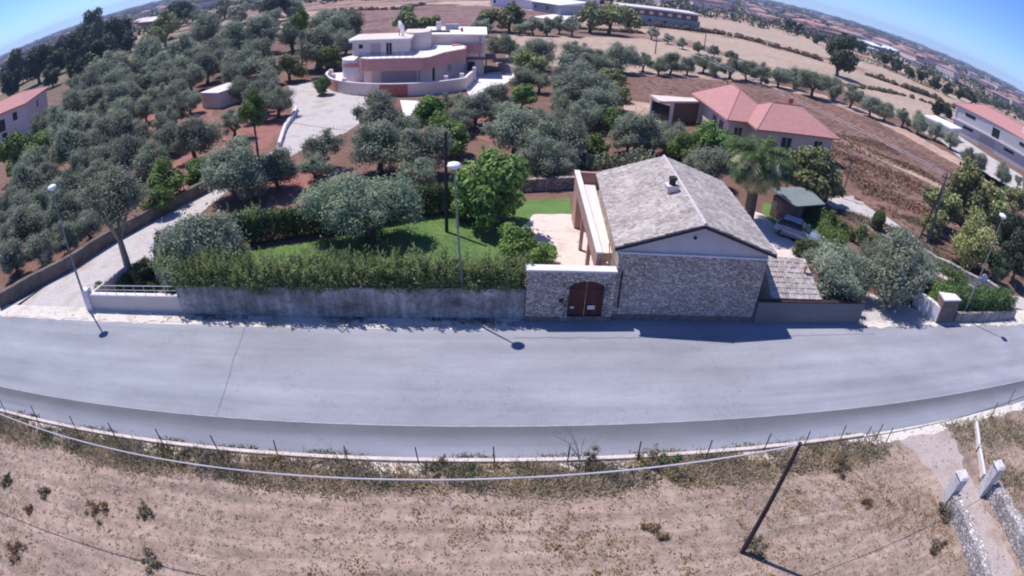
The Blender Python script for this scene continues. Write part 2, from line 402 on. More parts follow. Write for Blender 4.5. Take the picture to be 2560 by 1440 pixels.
# ------------------------------------------------------------------ foliage meshes
def leaf_mesh(name, centers, radii, n, L, W, seed, mat, squash=1.0, up=.25, jag=.35, shell=.55, extra=None):
    """Many small leaf-sized faces spread over and through a set of clumps."""
    g = np.random.default_rng(seed); c = np.array(centers, float); r = np.array(radii, float)
    if r.ndim == 1: r = np.stack([r, r, r*squash], 1)
    p = r[:, 0]*r[:, 1]; p = p/p.sum(); k = g.choice(len(c), n, p=p)
    d = g.normal(size=(n, 3)); d /= np.linalg.norm(d, axis=1)[:, None]
    rr = shell+(1-shell)*g.random(n)**.6; rr *= 1+g.normal(size=n)*jag*.25
    pos = c[k]+d*r[k]*rr[:, None]
    nrm = d*.85+g.normal(size=(n, 3))*.42+np.array([0, 0, up]); nrm /= np.linalg.norm(nrm, axis=1)[:, None]
    a = np.cross(nrm, g.normal(size=(n, 3))); a /= np.linalg.norm(a, axis=1)[:, None]+1e-9
    b = np.cross(nrm, a)
    l = L*g.uniform(.6, 1.3, n)[:, None]; ww = W*g.uniform(.6, 1.3, n)[:, None]
    v = np.stack([pos-a*l, pos-b*ww, pos+a*l, pos+b*ww], 1).reshape(-1, 3)
    if extra: v = np.concatenate([v, np.array([tuple(e) for e in extra])])
    return quads(name, v, mat)
def quads(name, v, mat, k=4):
    n = len(v)//k; me = bpy.data.meshes.new(name)
    me.vertices.add(n*k); me.vertices.foreach_set('co', np.asarray(v, dtype=np.float32).ravel())
    me.loops.add(n*k); me.loops.foreach_set('vertex_index', np.arange(n*k, dtype=np.int32))
    me.polygons.add(n); me.polygons.foreach_set('loop_start', np.arange(0, n*k, k, dtype=np.int32))
    me.update(calc_edges=True); me.materials.append(mat); me.validate(); return me
def crown(name, seed, mat, nb=16, n=6000, L=.075, W=.036, flat=.8, br=(.24, .42), shell=.5, jag=.7):
    """A crown of half-width 1 made of clumps, with gaps between them."""
    r = random.Random(seed); cs = []; rs = []
    for i in range(nb):
        a = r.uniform(0, 2*PI); e = math.asin(r.uniform(-.85, 1)); q = r.uniform(.35, .78)
        b = r.uniform(*br)
        cs.append((math.cos(a)*math.cos(e)*q, math.sin(a)*math.cos(e)*q, math.sin(e)*q*flat)); rs.append(b)
    cs.append((0, 0, 0)); rs.append(.42)
    return leaf_mesh(name, cs, rs, n, L, W, seed, mat, .85, shell=shell, jag=jag)
def trunk_mesh(seed, mat, h=1.0, rad=.09, limbs=4, lean=.12):
    """Bole and limbs, unit: the crown's half-width; the crown's centre is at height h."""
    r = random.Random(seed); m = MB(); fx = r.uniform(-lean, lean); fy = r.uniform(-lean, lean)
    fork = Vector((fx, fy, h*.42))
    m.tube([(0, 0, -.05), (fx*.3, fy*.3, h*.15), fork], [rad*1.35, rad*1.0, rad*.85], 8)
    for i in range(limbs):
        a = 2*PI*(i+r.uniform(-.25, .25))/limbs; e = Vector((math.cos(a)*r.uniform(.35, .6), math.sin(a)*r.uniform(.35, .6), h*r.uniform(.95, 1.25)))
        mid = fork.lerp(e, .5)+Vector((r.uniform(-.08, .08), r.uniform(-.08, .08), .06))
        m.tube([fork-Vector((0, 0, .04)), mid, e], [rad*.6, rad*.4, rad*.12], 6)
    me = bpy.data.meshes.new('trunk'); me.from_pydata(m.v, [], m.f); me.materials.append(mat)
    for p in me.polygons: p.use_smooth = True
    return me
VAR = {}
def variants(key, mat, k, **kw):
    VAR[key] = [crown('crown', 100*len(VAR)+i+3, M[mat], **kw) for i in range(k)]
variants('olive', 'olive', 7, nb=34, n=15000, L=.050, W=.019, br=(.14, .40), shell=.30, jag=1.1)
VAR['olive'] += [crown('crown', 900+i, M['olive'], nb=20, n=7500, L=.055, W=.02, br=(.12, .34), shell=.2, jag=1.4) for i in range(3)]
variants('olivefar', 'olive', 3, nb=12, n=1400, L=.12, W=.07)
variants('green', 'green', 3, nb=18, n=6000, L=.07, W=.045, flat=.95)
variants('lime', 'lime', 2, nb=16, n=5000, L=.07, W=.045)
variants('pine', 'pine', 4, nb=16, n=7000, L=.06, W=.04, flat=1.0)
variants('pinefar', 'pine', 3, nb=10, n=1200, L=.13, W=.09, flat=.9)
variants('yellow', 'yellow', 3, nb=15, n=5500, L=.07, W=.045, flat=.9, shell=.4)
variants('yellowfar', 'yellow', 2, nb=12, n=1600, L=.11, W=.07, flat=.9, shell=.4)
variants('pale', 'pale', 1, nb=22, n=7000, L=.05, W=.035, flat=.95, br=(.3, .5))
variants('hedge', 'hedge', 3, nb=16, n=5000, L=.06, W=.045, flat=.9, br=(.3, .5), shell=.7)
variants('red', 'redleaf', 1, nb=14, n=3000, L=.07, W=.045)
TR = [trunk_mesh(i+1, M['bark'], 1.0) for i in range(5)]
TRT = [trunk_mesh(i+21, M['bark'], 1.35, .07, 5) for i in range(3)]

ORD = ['first', 'second', 'third', 'fourth', 'fifth', 'sixth', 'seventh', 'eighth', 'ninth', 'tenth', 'eleventh', 'twelfth']
BOOST = 1.42
def ground_tree(px, py, rp, ratio=1.0):
    """Ground position and crown half-width of a tree whose crown is seen at px, py with half-width rp."""
    d = ray(px, py); kk = BOOST*rp/1457
    t = H/(-d.z+ratio*kk)
    x, y, rm = d.x*t, d.y*t, kk*t
    return x, y, rm
def tree(name, var, px, py, rp, label, cat='tree', group=None, ratio=.92, zs=1.0, trunks=TR, seed=0, parts=('trunk', 'crown')):
    x, y, rm = ground_tree(px, py, rp, ratio)
    t = empty(name, (x, y, 0), R.uniform(0, 6.28)); t.scale = (1, 1, 1)
    tag(t, label, cat, group)
    if trunks:
        o = put('trunk', R.choice(trunks), t); o.scale = (rm, rm, rm*ratio)
    me = R.choice(VAR[var]); o = put('crown', me, t, (0, 0, rm*ratio)); o.scale = (rm*R.uniform(.92, 1.1), rm*R.uniform(.88, 1.12), rm*zs*R.uniform(.86, 1.12)); o.rotation_euler = (R.uniform(-.2, .2), R.uniform(-.2, .2), 0)
    return t
USED = set()
def cluster(kind, items, phrase, group, name='olive_tree', noun='olive tree', var='olive', adj='grey-green', **kw):
    items = sorted(items, key=lambda i: i[0]); n = len(items)
    for i, (px, py, rp) in enumerate(items):
        if n == 1: lab = f'{adj} {noun} {phrase}'
        elif i == 0: lab = f'leftmost {adj} {noun} {phrase}'
        elif i == n-1: lab = f'rightmost {adj} {noun} {phrase}'
        else: lab = f'{ORD[i]} {adj} {noun} from left {phrase}'
        assert lab not in USED, lab
        assert len(lab.split()) <= 16, lab
        USED.add(lab)
        tree(name, var, px, py, rp, lab, 'tree', group, **kw)

# ------------------------------------------------------------------ ground, road, fields
def poly_px(*pts): return [G(*p) for p in pts]
_n = 96
gm = bpy.data.meshes.new('ground'); _v = [(0, 0, 0)]; _f = []
rings = [30, 80, 200, 500, 1200, 3000, 7000]
for rr in rings:
    for k in range(_n): _v.append((math.cos(2*PI*k/_n)*rr, math.sin(2*PI*k/_n)*rr, 0))
for k in range(_n): _f.append((0, 1+k, 1+(k+1) % _n))
for i in range(len(rings)-1):
    for k in range(_n):
        a = 1+i*_n; b = a+_n; _f.append((a+k, b+k, b+(k+1) % _n, a+(k+1) % _n))
gm.from_pydata(_v, [], _f)
def far_ground():
    t = NT('open_country')
    near = t.ramp(t.noise(.12, 6, .6), [(.3, lin(100, 74, 68)), (.5, lin(116, 86, 78)), (.7, lin(130, 106, 94))])
    near = t.mix(t.ramp(t.noise(.9, 5, .65), [(.52, K(0)), (.64, K(1))]), near, lin(100, 94, 70))
    near = t.mix(.45, near, t.ramp(t.noise(3, 5, .7), [(.3, K(.25)), (.7, K(.85))]), 'OVERLAY')
    cell = t.voro(.006, t.mapping(1, 1.6, 1, .5), 'F1', 'Color'); sep = t.n.new('ShaderNodeSeparateColor'); t.l.new(cell, sep.inputs[0])
    fld = t.ramp(sep.outputs[0], [(0, lin(150, 118, 108)), (.35, lin(186, 158, 140)), (.6, lin(120, 110, 90)), (.8, lin(170, 132, 116)), (1, lin(198, 172, 156))])
    fld = t.mix(t.ramp(t.noise(.05, 5, .7), [(.50, K(0)), (.58, K(1))]), fld, lin(84, 84, 74))
    ln2 = t.n.new('ShaderNodeVectorMath'); ln2.operation = 'LENGTH'; t.l.new(t.tc.outputs['Object'], ln2.inputs[0])
    d2 = t.n.new('ShaderNodeMapRange'); t.l.new(ln2.outputs['Value'], d2.inputs[0]); d2.inputs[1].default_value = 350; d2.inputs[2].default_value = 1200
    fld = t.mix(d2.outputs[0], fld, lin(112, 98, 92))
    ln = t.n.new('ShaderNodeVectorMath'); ln.operation = 'LENGTH'; t.l.new(t.tc.outputs['Object'], ln.inputs[0])
    d = t.n.new('ShaderNodeMapRange'); t.l.new(ln.outputs['Value'], d.inputs[0]); d.inputs[1].default_value = 150; d.inputs[2].default_value = 230
    return t.color(t.mix(d.outputs[0], near, fld)).rough(.95).bump(t.noise(3, 5, .7), .4, .08).m
gm.materials.append(far_ground()); g = put('ground', gm); g['kind'] = 'structure'

# near field, verges, road
sheet('dry_field', [(-70, -6), (60, -6), (60, 15.3), (-70, 15.3)], .004, M['fore'])
sheet('near_verge', [(-70, 15.2), (60, 15.2), (60, 16.3), (-70, 16.3)], .012, M['verge'], .12, seed=3)
ROADN, SEAM, ROADF = 16.0, 17.9, 25.1
def strip(name, y0, y1, z, mat, x0=-90, x1=90):
    # the road bends very slightly away at both ends
    xs = [x0+(x1-x0)*i/60 for i in range(61)]
    bend = lambda x, y: y-(abs(x)/90)**2*1.0 if x > 0 else y-(abs(x)/90)**2*.6
    me = bpy.data.meshes.new(name)
    v = [(x, bend(x, y0), z) for x in xs]+[(x, bend(x, y1), z) for x in xs]
    me.from_pydata(v, [], [(i, i+1, 62+i, 61+i) for i in range(60)]); me.materials.append(mat)
    o = put(name, me); o['kind'] = 'structure'; return o
strip('far_verge', 24.9, 26.6, .008, M['verge'])
strip('road', ROADN, ROADF, .016, M['asphalt'])
strip('road_lane_edge', 16.02, SEAM, .020, M['asphalt_dark'])
strip('road_seam', SEAM, SEAM+.05, .024, M['seam'])
x0, y0 = G(610, 822); x1, y1 = G(545, 1035)
sheet('road_patch', [(-90, 24.6), (x0, 24.9), (x1, SEAM+.1), (-90, SEAM+.1)], .020, M['asphalt_patch'])
k = MB(); k.box(-60, 18.5, 15.80, 15.98, -.1, .13); kb = k.build('kerb', M['kerb']); kb['kind'] = 'structure'

# far side of the road, left: drive
drive = [G(0, 778), G(5, 800), (-36, 25.4), (-17, 25.6), (-17.6, 26.4), (-25.6, 26.6), (-25.3, 28.5), (-20.3, 30.2), (-22.2, 32.4), (-23.4, 36), (-23.0, 39.5), (-22.3, 43.5), (-21.6, 48.5),
         (-19, 54), (-14.8, 62), (-12.3, 72.5), (-14, 79), (-20.5, 83), (-27.2, 92), (-30.7, 90.5), (-23.6, 70.5), (-21.3, 56.4), (-23, 50), (-24.2, 45.3), (-26.7, 40), (-28.7, 36.2), (-30.9, 31.2)]
sheet('drive', drive, .006, M['gravel'], .12, seed=5)
sheet('planter_bed', [(-25.4, 26.5), (-17.6, 26.6), (-17.6, 30), (-20.3, 30.1), (-24.3, 30.6)], .010, M['soil_bed'])
sheet('lawn', [(-19.5, 26.8), (2.6, 26.8), (2.6, 29), (3.0, 36.5), (4.2, 39.6), (7.2, 39.9), (7.4, 43.4), (3.5, 42.6), (-2.2, 39.6), (-5.2, 38.9), (-11.5, 35.4), (-20, 32.6)], .010, M['lawn'])
m = MB(); _c = [(x0+(x1-x0)*q/5+.05*math.sin(q*2.3), 25+(SEAM+.1-25)*q/5) for q in range(6)]
m.add([(x-.03, y, .026) for x, y in _c]+[(x+.03, y, .026) for x, y in _c], [(i, i+1, i+7, i+6) for i in range(5)]); m.build('patch_joint', M['joint'])['kind'] = 'structure'
sheet('verge_shade_sheet', [(2.0, 24.4), (24.6, 24.2), (24.2, 25.2), (16, 25.75), (15.85, 26.0), (2.7, 26.2), (1.6, 25.7)], .036, M['asphalt'], .06, seed=31)  # asphalt sheet added over the pale verge so the shade at the walls reads dark
sheet('verge_dust', [(-60, 24.6), (-36, 25.0), (-17, 25.25), (0, 25.3), (18, 25.05), (32, 24.7), (50, 23.9), (50, 25.2), (32, 25.3), (18, 25.6), (0, 25.8), (-17, 25.8), (-36, 25.7), (-60, 25.5)], .030, M['verge'], .22, seed=21)
sheet('courtyard', [(2.7, 26.5), (7.6, 26.4), (8.6, 39), (7.0, 40.2), (4.2, 40.0), (3.2, 37.5), (3.4, 33), (2.7, 30)], .014, M['paving'], .05)
sheet('right_yard', [(16, 26.2), (24, 26), (31, 25.2), (31.2, 26.2), (27, 29.2), (26.4, 33), (27.6, 37.5), (24.5, 41), (23, 43), (17, 42)], .006, M['paving'], .1)
sheet('right_drive', [(23.2, 25.3), (31.6, 24.9), (31.4, 26.4), (27.4, 29), (25, 32), (24, 31), (23.6, 27)], .010, M['gravel'], .1, seed=8)
sheet('right_lawn', [(24.4, 36.6), (25.8, 35.5), (29.5, 38), (29, 42), (25.5, 44.5), (24, 42)], .010, M['lawn'])
sheet('lane', [G(2125, 490), G(2060, 500), G(2075, 515), G(2150, 560), (36.5, 38), (37.0, 34), (37.5, 31.8), (43, 27.3), (50, 25.4), (50, 28), (44.6, 29.4), (40.5, 33.8), (40.3, 38.2), (41, 41), (41.6, 44.6), (40, 49)], .006, M['gravel'], .1, seed=11)
sheet('villa_yard', [G(1180, 250), G(1290, 195), G(1285, 175), G(1150, 190), G(1165, 225)], .012, M['whitepave'])
sheet('villa_yard_front', [G(1010, 290), G(1100, 282), G(1100, 255), G(1000, 250)], .012, M['whitepave'])
sheet('track', [(20.6, 15.9), (21.4, 13.4), (21.9, 11), (22.2, 10), (21.8, 6), (21.4, 0), (24.2, 0), (24.3, 6), (24.0, 10.3), (24.2, 12), (25.4, 15.9)], .010, M['track'], .18, seed=9)

# fields farther off
sheet('orchard_strip', poly_px((520, 60), (900, 20), (1000, 14), (740, 70), (460, 105), (420, 110)), .02, M['tan'])
sheet('pale_strip_field', poly_px((350, 133), (480, 100), (490, 112), (380, 150)), .03, M['tan'])
sheet('grove_gap', poly_px((270, 160), (305, 156), (310, 180), (285, 190)), .03, M['tan'])
sheet('far_ploughed_field', poly_px((700, 60), (870, 26), (1050, 14), (1250, 16), (1420, 40), (1400, 62), (1240, 62), (1190, 90), (900, 100)), .04, M['plough_dark'])
sheet('wide_bare_field', poly_px((1235, 88), (1420, 92), (1600, 96), (1640, 100), (1800, 138), (1960, 182), (2030, 212), (1850, 196), (1620, 190), (1500, 175), (1240, 160)), .04, M['stubble'])
sheet('second_bare_field', poly_px((1590, 72), (1700, 78), (1850, 100), (2060, 158), (2260, 222), (2390, 282), (2395, 325), (2300, 318), (2180, 275), (2090, 225), (1900, 165), (1720, 100), (1640, 96)), .05, M['stubble'])
sheet('third_bare_field', poly_px((1745, 42), (1900, 62), (2070, 112), (2150, 140), (2300, 215), (2420, 255), (2400, 272), (2260, 210), (2080, 148), (1860, 88), (1750, 68)), .06, M['stubble'])
sheet('fourth_bare_field', poly_px((1760, 28), (1840, 30), (2040, 85), (2070, 104), (1900, 52), (1770, 36)), .07, M['tan'])
sheet('red_ploughed_field', poly_px((1580, 190), (1850, 204), (2060, 248), (2200, 305), (2350, 385), (2500, 470), (2600, 540), (2600, 620), (2400, 600), (2290, 590), (2140, 500), (2120, 430), (2080, 400), (1760, 300), (1600, 240)), .03, M['plough'], .5)
sheet('field_margin', poly_px((1590, 180), (1850, 196), (2060, 238), (2200, 292), (2350, 372), (2540, 480), (2540, 500), (2350, 390), (2190, 304), (2060, 252), (1850, 206), (1590, 189)), .05, M['tan'], .4)
sheet('field_path', poly_px((2060, 330), (2130, 360), (2380, 478), (2376, 486), (2125, 370), (2060, 342)), .06, M['tan'])
sheet('right_house_yard', poly_px((2300, 285), (2395, 338), (2480, 395), (2556, 440), (2556, 520), (2430, 425), (2350, 350), (2290, 325)), .05, M['gravel'])
sheet('red_house_yard', poly_px((1560, 250), (1640, 260), (1660, 330), (1760, 340), (1800, 370), (1700, 340), (1560, 300)), .02, M['tan'])
sheet('bare_patch_grove', poly_px((1180, 300), (1350, 270), (1450, 340), (1300, 380), (1180, 340)), .004, M['bare'])
for nm, pl in (('bare_patch_drive', ((660, 520), (700, 420), (800, 410), (880, 430), (760, 520))), ('bare_patch_corner', ((430, 480), (440, 400), (470, 380), (560, 400), (520, 470), (420, 540))),
               ('bare_patch_mid', ((560, 320), (700, 270), (730, 300), (650, 390), (560, 380))), ('bare_patch_left', ((300, 310), (350, 270), (540, 260), (520, 320), (400, 340)))):
    sheet(nm, poly_px(*pl), .004, M['bare'], .3)

# ------------------------------------------------------------------ buildings
def tile_roof(name, p0, p1, q0, q1, mat, parent, pitch=.21, course=.42, amp=.035, th=.12):
    """Pantiles as real corrugations: eave from p0 to p1, top edge from q0 to q1."""
    p0, p1, q0, q1 = map(Vector, (p0, p1, q0, q1))
    L = (p1-p0).length; S = ((q0-p0).length+(q1-p1).length)/2
    nu = max(4, int(L/pitch))*6; nv = max(1, int(S/course)); r = random.Random(3)
    nrm = (p1-p0).cross(q0-p0).normalized()
    if nrm.z < 0: nrm.negate()
    v = []; f = []
    jit = [[r.uniform(-.018, .018) for _ in range(nu//6+2)] for _ in range(nv+1)]
    for j in range(nv):
        for e in (0, 1):
            t = (j+e)/nv
            for i in range(nu+1):
                u = i/nu; a = p0.lerp(p1, u); b = q0.lerp(q1, u)
                ph = (i % 6)/6*2*PI
                z = amp*(.5-.5*math.cos(ph)) + (.03 if e == 0 else 0) + jit[j][i//6]
                v.append(a.lerp(b, t)+nrm*z)
    w_ = nu+1
    for j in range(2*nv-1):
        for i in range(nu): f.append((j*w_+i, j*w_+i+1, (j+1)*w_+i+1, (j+1)*w_+i))
    # underside slab
    n0 = len(v)
    for c in (p0, p1, q1, q0): v.append(c-nrm*.01)
    for c in (p0, p1, q1, q0): v.append(c-nrm*th)
    f += [(n0, n0+1, n0+2, n0+3), (n0+7, n0+6, n0+5, n0+4)]+[(n0+i, n0+(i+1) % 4, n0+4+(i+1) % 4, n0+4+i) for i in range(4)]
    me = bpy.data.meshes.new(name); me.from_pydata([tuple(x) for x in v], [], f); me.materials.append(mat)
    return put(name, me, parent)
def slab(name, pts, th, mat, parent):
    """A flat slab through 3-D corner points, th thick downwards."""
    m = MB(); n = len(pts); v = [tuple(p) for p in pts]+[(p[0], p[1], p[2]-th) for p in pts]
    m.add(v, [tuple(range(n)), tuple(range(2*n-1, n-1, -1))]+[(i, (i+1) % n, n+(i+1) % n, n+i) for i in range(n)])
    return m.build(name, mat, parent)
def on_wall(name, a, b, s0, s1, z0, z1, mat, parent, proud=.03, depth=.12):
    """A panel on the wall running from a to b (seen side to the right of a->b), between s0 and s1 along it."""
    a = Vector(a); b = Vector(b); t = (b-a).normalized(); n = Vector((t.y, -t.x))
    p = a+t*s0; q = a+t*s1
    m = MB(); m.prism([tuple(p+n*proud), tuple(q+n*proud), tuple(q-n*depth), tuple(p-n*depth)], z0, z1)
    return m.build(name, mat, parent)
def window(a, b, s0, s1, z0, z1, parent, name='window', frame=True, mat=None, fmat=None):
    wd = on_wall(name, a, b, s0, s1, z0, z1, mat or M['glass'], parent, .02)
    if frame:
        aa = Vector(a); t = (Vector(b)-aa).normalized(); n = Vector((t.y, -t.x)); m = MB(); q = .07
        for (u0, u1, w0, w1) in ((s0-q, s0, z0-q, z1+q), (s1, s1+q, z0-q, z1+q), (s0, s1, z1, z1+q), (s0, s1, z0-q, z0), ((s0+s1)/2-.03, (s0+s1)/2+.03, z0, z1)):
            p = aa+t*u0; r_ = aa+t*u1
            m.prism([tuple(p+n*.05), tuple(r_+n*.05), tuple(r_+n*.001), tuple(p+n*.001)], w0, w1)
        m.build('frame', fmat or M['white'], wd)
    return wd

# ---- stone house by the road
FL, FR, BR, BL = Vector((7.35, 26.12)), Vector((15.87, 25.72)), Vector((16.70, 36.0)), Vector((8.2, 36.4))
house = empty('stone_house', (11.6, 31.4, 0)); tag(house, 'rubble stone house with old clay tile gable roof, its gable end on the road', 'house')
def hb(mb, name, mat, parent=house, smooth=False):
    o = mb.build(name, mat, None, smooth); o.location -= parent.location; o.parent = parent; return o
def under(o, parent=house):
    """Hang an object built in world coordinates under its thing, which sits unturned at its base."""
    o.location -= parent.location; o.parent = parent; return o
m = MB(); m.prism([tuple(p) for p in (FL, FR, BR, BL)], -.1, 4.22); wall = hb(m, 'wall', M['stone'])
RF, RB = (FL+FR)/2, (BL+BR)/2; ZE, ZR = 4.60, 6.02
m = MB(); e = Vector((.02, .25)); ins = Vector((0, .06))
a, b, c = FL+ins, FR+ins, RF+ins
a2, b2, c2 = BL-ins, BR-ins, RB-ins
v = [(a.x, a.y, ZE), (b.x, b.y, ZE), (c.x, c.y, ZR), (a2.x, a2.y, ZE), (b2.x, b2.y, ZE), (c2.x, c2.y, ZR), (a.x, a.y, 4.22), (b.x, b.y, 4.22), (a2.x, a2.y, 4.22), (b2.x, b2.y, 4.22)]
m.add(v, [(0, 1, 2), (5, 4, 3), (6, 7, 1, 0), (9, 8, 3, 4), (8, 6, 0, 3), (7, 9, 4, 1), (1, 4, 5, 2), (0, 2, 5, 3)]); hb(m, 'gable', M['render_lav'])
m = MB(); t = (FR-FL).normalized(); n = Vector((t.y, -t.x))
m.prism([tuple(FL+n*.06), tuple(FR+n*.06), tuple(FR-n*.05), tuple(FL-n*.05)], 4.16, 4.26); hb(m, 'string_course', M['cap'])
m = MB(); m.prism([tuple(FL+n*.05), tuple(FR+n*.05), tuple(FR-n*.05), tuple(FL-n*.05)], -.1, .38); hb(m, 'plinth', M['plinth'])
d = (BL-FL).normalized(); oh = .35
def P3(p, z): return (p.x, p.y, z)
fr = RF-d*oh; bk = RB+d*.25; slope = (ZR-ZE)/((FR-FL).length/2)
side = .32
eL0, eL1 = FL-d*oh-t*side, BL+d*.25-t*side; eR0, eR1 = FR-d*oh+t*side, BR+d*.25+t*side; ze = ZE-side*slope
roof = empty('roof', (0, 0, 0)); roof.parent = house; roof.location = -Vector(house.location)
tile_roof('tile_slope', P3(eL0, ze+.2), P3(eL1, ze+.2), P3(fr, ZR+.2), P3(bk, ZR+.2), M['oldtile'], roof)
tile_roof('tile_slope', P3(eR0, ze+.2), P3(eR1, ze+.2), P3(fr, ZR+.2), P3(bk, ZR+.2), M['oldtile'], roof)
m = MB(); m.tube([P3(fr-d*.02, ZR+.20), P3(RF.lerp(RB, .5), ZR+.22), P3(bk, ZR+.20)], .10, 8); m.build('ridge', M['ridge'], roof)
m = MB()
for s_, en in ((-1, eL0), (1, eR0)):
    a, b = Vector(P3(en-d*.03, ze+.12)), Vector(P3(fr-d*.03, ZR+.12)); dn = Vector((0, 0, -.16)); dd = Vector((d.x, d.y, 0))*.14
    m.add([a, b, b+dn, a+dn, a+dd, b+dd, b+dn+dd, a+dn+dd], [(0, 1, 2, 3), (7, 6, 5, 4), (0, 4, 5, 1), (3, 2, 6, 7), (0, 3, 7, 4), (1, 5, 6, 2)])
m.build('fascia', M['trim_dark'], roof)
m = MB(); ct = (RF+n*-.03)
vv = RF-t*.3+n*.0
o = MB().tube([P3(vv-n*.02, 5.25), P3(vv+n*.03, 5.25)], .09, 12); hb(o, 'vent', M['dark'])
dp = MB().tube([(7.62, 25.98, 3.1), (7.66, 25.98, .9)], .05, 8); hb(dp, 'downpipe', M['trim_dark'])
ch = empty('chimney', (-.4, -.9, 5.65)); ch.parent = house
m = MB(); m.prism([(-.32, -.26), (.32, -.26), (.32, .3), (-.32, .3)], -.5, .7); m.build('stack', M['white'], ch)
m = MB(); m.prism([(-.38, -.32), (.38, -.32), (.38, .36), (-.38, .36)], .70, .78); m.build('cap', M['cap'], ch)
m = MB(); m.tube([(0, 0, .78), (0, 0, 1.1), (0, 0, 1.14), (0, 0, 1.26)], [.2, .2, .28, .24], 12); m.build('cowl', M['trim_dark'], ch)
# balcony along the left side
LB = Vector((6.35, 27.4)); LB2 = Vector((7.0, 39.3))
bal = empty('terrace', (0, 0, 0)); bal.parent = house; bal.location = -Vector(house.location)
w0 = FL+d*1.4-t*.02; w1 = BL+d*2.3-t*.02
m = MB(); m.prism([(6.55, 28.4), tuple(FL+d*2.3), tuple(BL), (8.45, 39.1), (7.1, 39.2)], 2.72, 2.95); m.build('floor', M['pinkwhite'], bal)
m = MB(); m.prism([(6.35, 26.9), (6.55, 26.9), (7.25, 39.4), (7.0, 39.4)], 2.6, 3.75)
m.build('parapet', M['pinkrail'], bal)
m = MB(); m.prism([(7.25, 39.15), (8.7, 39.05), (8.7, 39.3), (7.25, 39.4)], 2.6, 3.8); m.build('parapet', M['pinkrail'], bal)
m = MB(); m.prism([(6.28, 26.8), (6.62, 26.8), (7.32, 39.5), (6.93, 39.5)], 3.75, 3.84); m.build('coping', M['cap'], bal)
m = MB(); m.prism([(6.95, 37.6), (7.6, 37.6), (7.7, 39.35), (7.0, 39.35)], 0, 2.6); m.build('pier', M['pinkrail'], bal)
for yy in (27.0, 30.6, 34.2):
    m = MB(); xx = 6.4+(yy-26.9)*.052; m.box(xx, xx+.22, yy, yy+.22, 0, 2.6); m.build('post', M['pinkrail'], bal)
m = MB()
for i in range(10):
    y_ = 26.6+i*.02; 
    m.box(6.75, 7.35, 28.4-i*.0-(.25*i), 28.65-.25*i, 2.4-.27*i, 2.72-.27*i)
m.build('stairs', M['pinkwhite'], bal)
m = MB(); m.tube([(6.75, 28.4, 3.55), (6.75, 26.3, 1.5)], .03, 6); m.tube([(7.32, 28.4, 3.55), (7.32, 26.6, 1.7)], .03, 6)
for q in (0, .33, .66, 1): m.tube([(6.75, 28.4-2.0*q, 3.5-1.95*q), (6.75, 28.4-2.0*q, 2.6-1.95*q)], .022, 6)
m.build('handrail', M['brown'], bal)

# ---- gate wall with arched door
gw = empty('gate_wall', (5.0, 26.1, 0)); tag(gw, 'high stone wall with white coping and an arched wooden gate left of the stone house', 'wall')
x0, x1, dx0, dx1, yf, yb = 2.6, 7.33, 4.85, 6.78, 25.88, 26.38
m = MB(); NA = 12
arch = [((dx0+dx1)/2+math.cos(PI-PI*i/NA)*(dx1-dx0)/2, 2.18+math.sin(PI*i/NA)*.40) for i in range(NA+1)]
m = MB(); m.prism([(x0, yf), (dx0, yf), (dx0, yb), (x0, yb)], -.1, 3.15); m.prism([(dx1, yf), (x1, yf), (x1, yb), (dx1, yb)], -.1, 3.1)
for (ax, az), (bx, bz) in zip(arch, arch[1:]):
    ta, tb = 3.15-.05*(ax-dx0)/(dx1-dx0), 3.15-.05*(bx-dx0)/(dx1-dx0)
    m.add([(ax, yf, az), (bx, yf, bz), (bx, yf, tb), (ax, yf, ta), (ax, yb, az), (bx, yb, bz), (bx, yb, tb), (ax, yb, ta)], [(0, 1, 2, 3), (7, 6, 5, 4), (0, 4, 5, 1), (3, 2, 6, 7)])
hb(m, 'wall', M['stone'], gw)
m = MB(); v = [(x0-.06, yf-.05, 3.16), (x1, yf-.05, 3.1), (x1, yb+.05, 3.1), (x0-.06, yb+.05, 3.16)]
m.add(v+[(x, y, z+.11) for x, y, z in v], [(0, 1, 2, 3), (4, 5, 6, 7), (0, 1, 5, 4), (1, 2, 6, 5), (2, 3, 7, 6), (3, 0, 4, 7)]); hb(m, 'coping', M['cap'], gw)
for s_, (u0, u1) in enumerate(((dx0, (dx0+dx1)/2-.01), ((dx0+dx1)/2+.01, dx1))):
    m = MB(); pts = [(u0, .02)]+[(u1, .02)]
    top = [(u, 2.16+math.sqrt(max(0, 1-((u-(dx0+dx1)/2)/((dx1-dx0)/2))**2))*.38) for u in np.linspace(u1, u0, 9)]
    pts += top; k_ = len(pts)
    m.add([(x, yf+.16, z) for x, z in pts]+[(x, yf+.24, z) for x, z in pts], [tuple(range(k_)), tuple(range(2*k_-1, k_-1, -1))]+[(i, (i+1) % k_, k_+(i+1) % k_, k_+i) for i in range(k_)])
    dl = hb(m, 'door', M['door'], gw)
    mm = MB(); mm.box(u0+.06, u1-.06, yf+.135, yf+.165, .95, 1.05); mm.box(u0+.06, u1-.06, yf+.135, yf+.165, 1.95, 2.05)
    mm.box(u0+.02, u0+.12, yf+.14, yf+.165, .05, 2.1)
    rb = mm.build('rail', M['door'], None); rb.parent = dl
for nm, (a_, b_, c_, d_) in (('notice', (5.98, 6.38, .74, .98)), ('letter_slot', (5.02, 5.22, .80, .92))):
    m = MB(); m.box(a_, b_, yf+.125, yf+.15, c_, d_); hb(m, nm, M['cap'], gw)
m = MB(); m.box(4.36, 4.58, yf-.04, yf+.02, 1.28, 1.52); hb(m, 'intercom', M['dark'], gw)
m = MB()
for i in range(9):
    z0 = .12+i*.26; q = .22 if i % 2 else .34
    m.box(dx1, dx1+q, yf-.03, yf+.04, z0, z0+.25); m.box(dx0-q, dx0, yf-.03, yf+.04, z0, z0+.25)
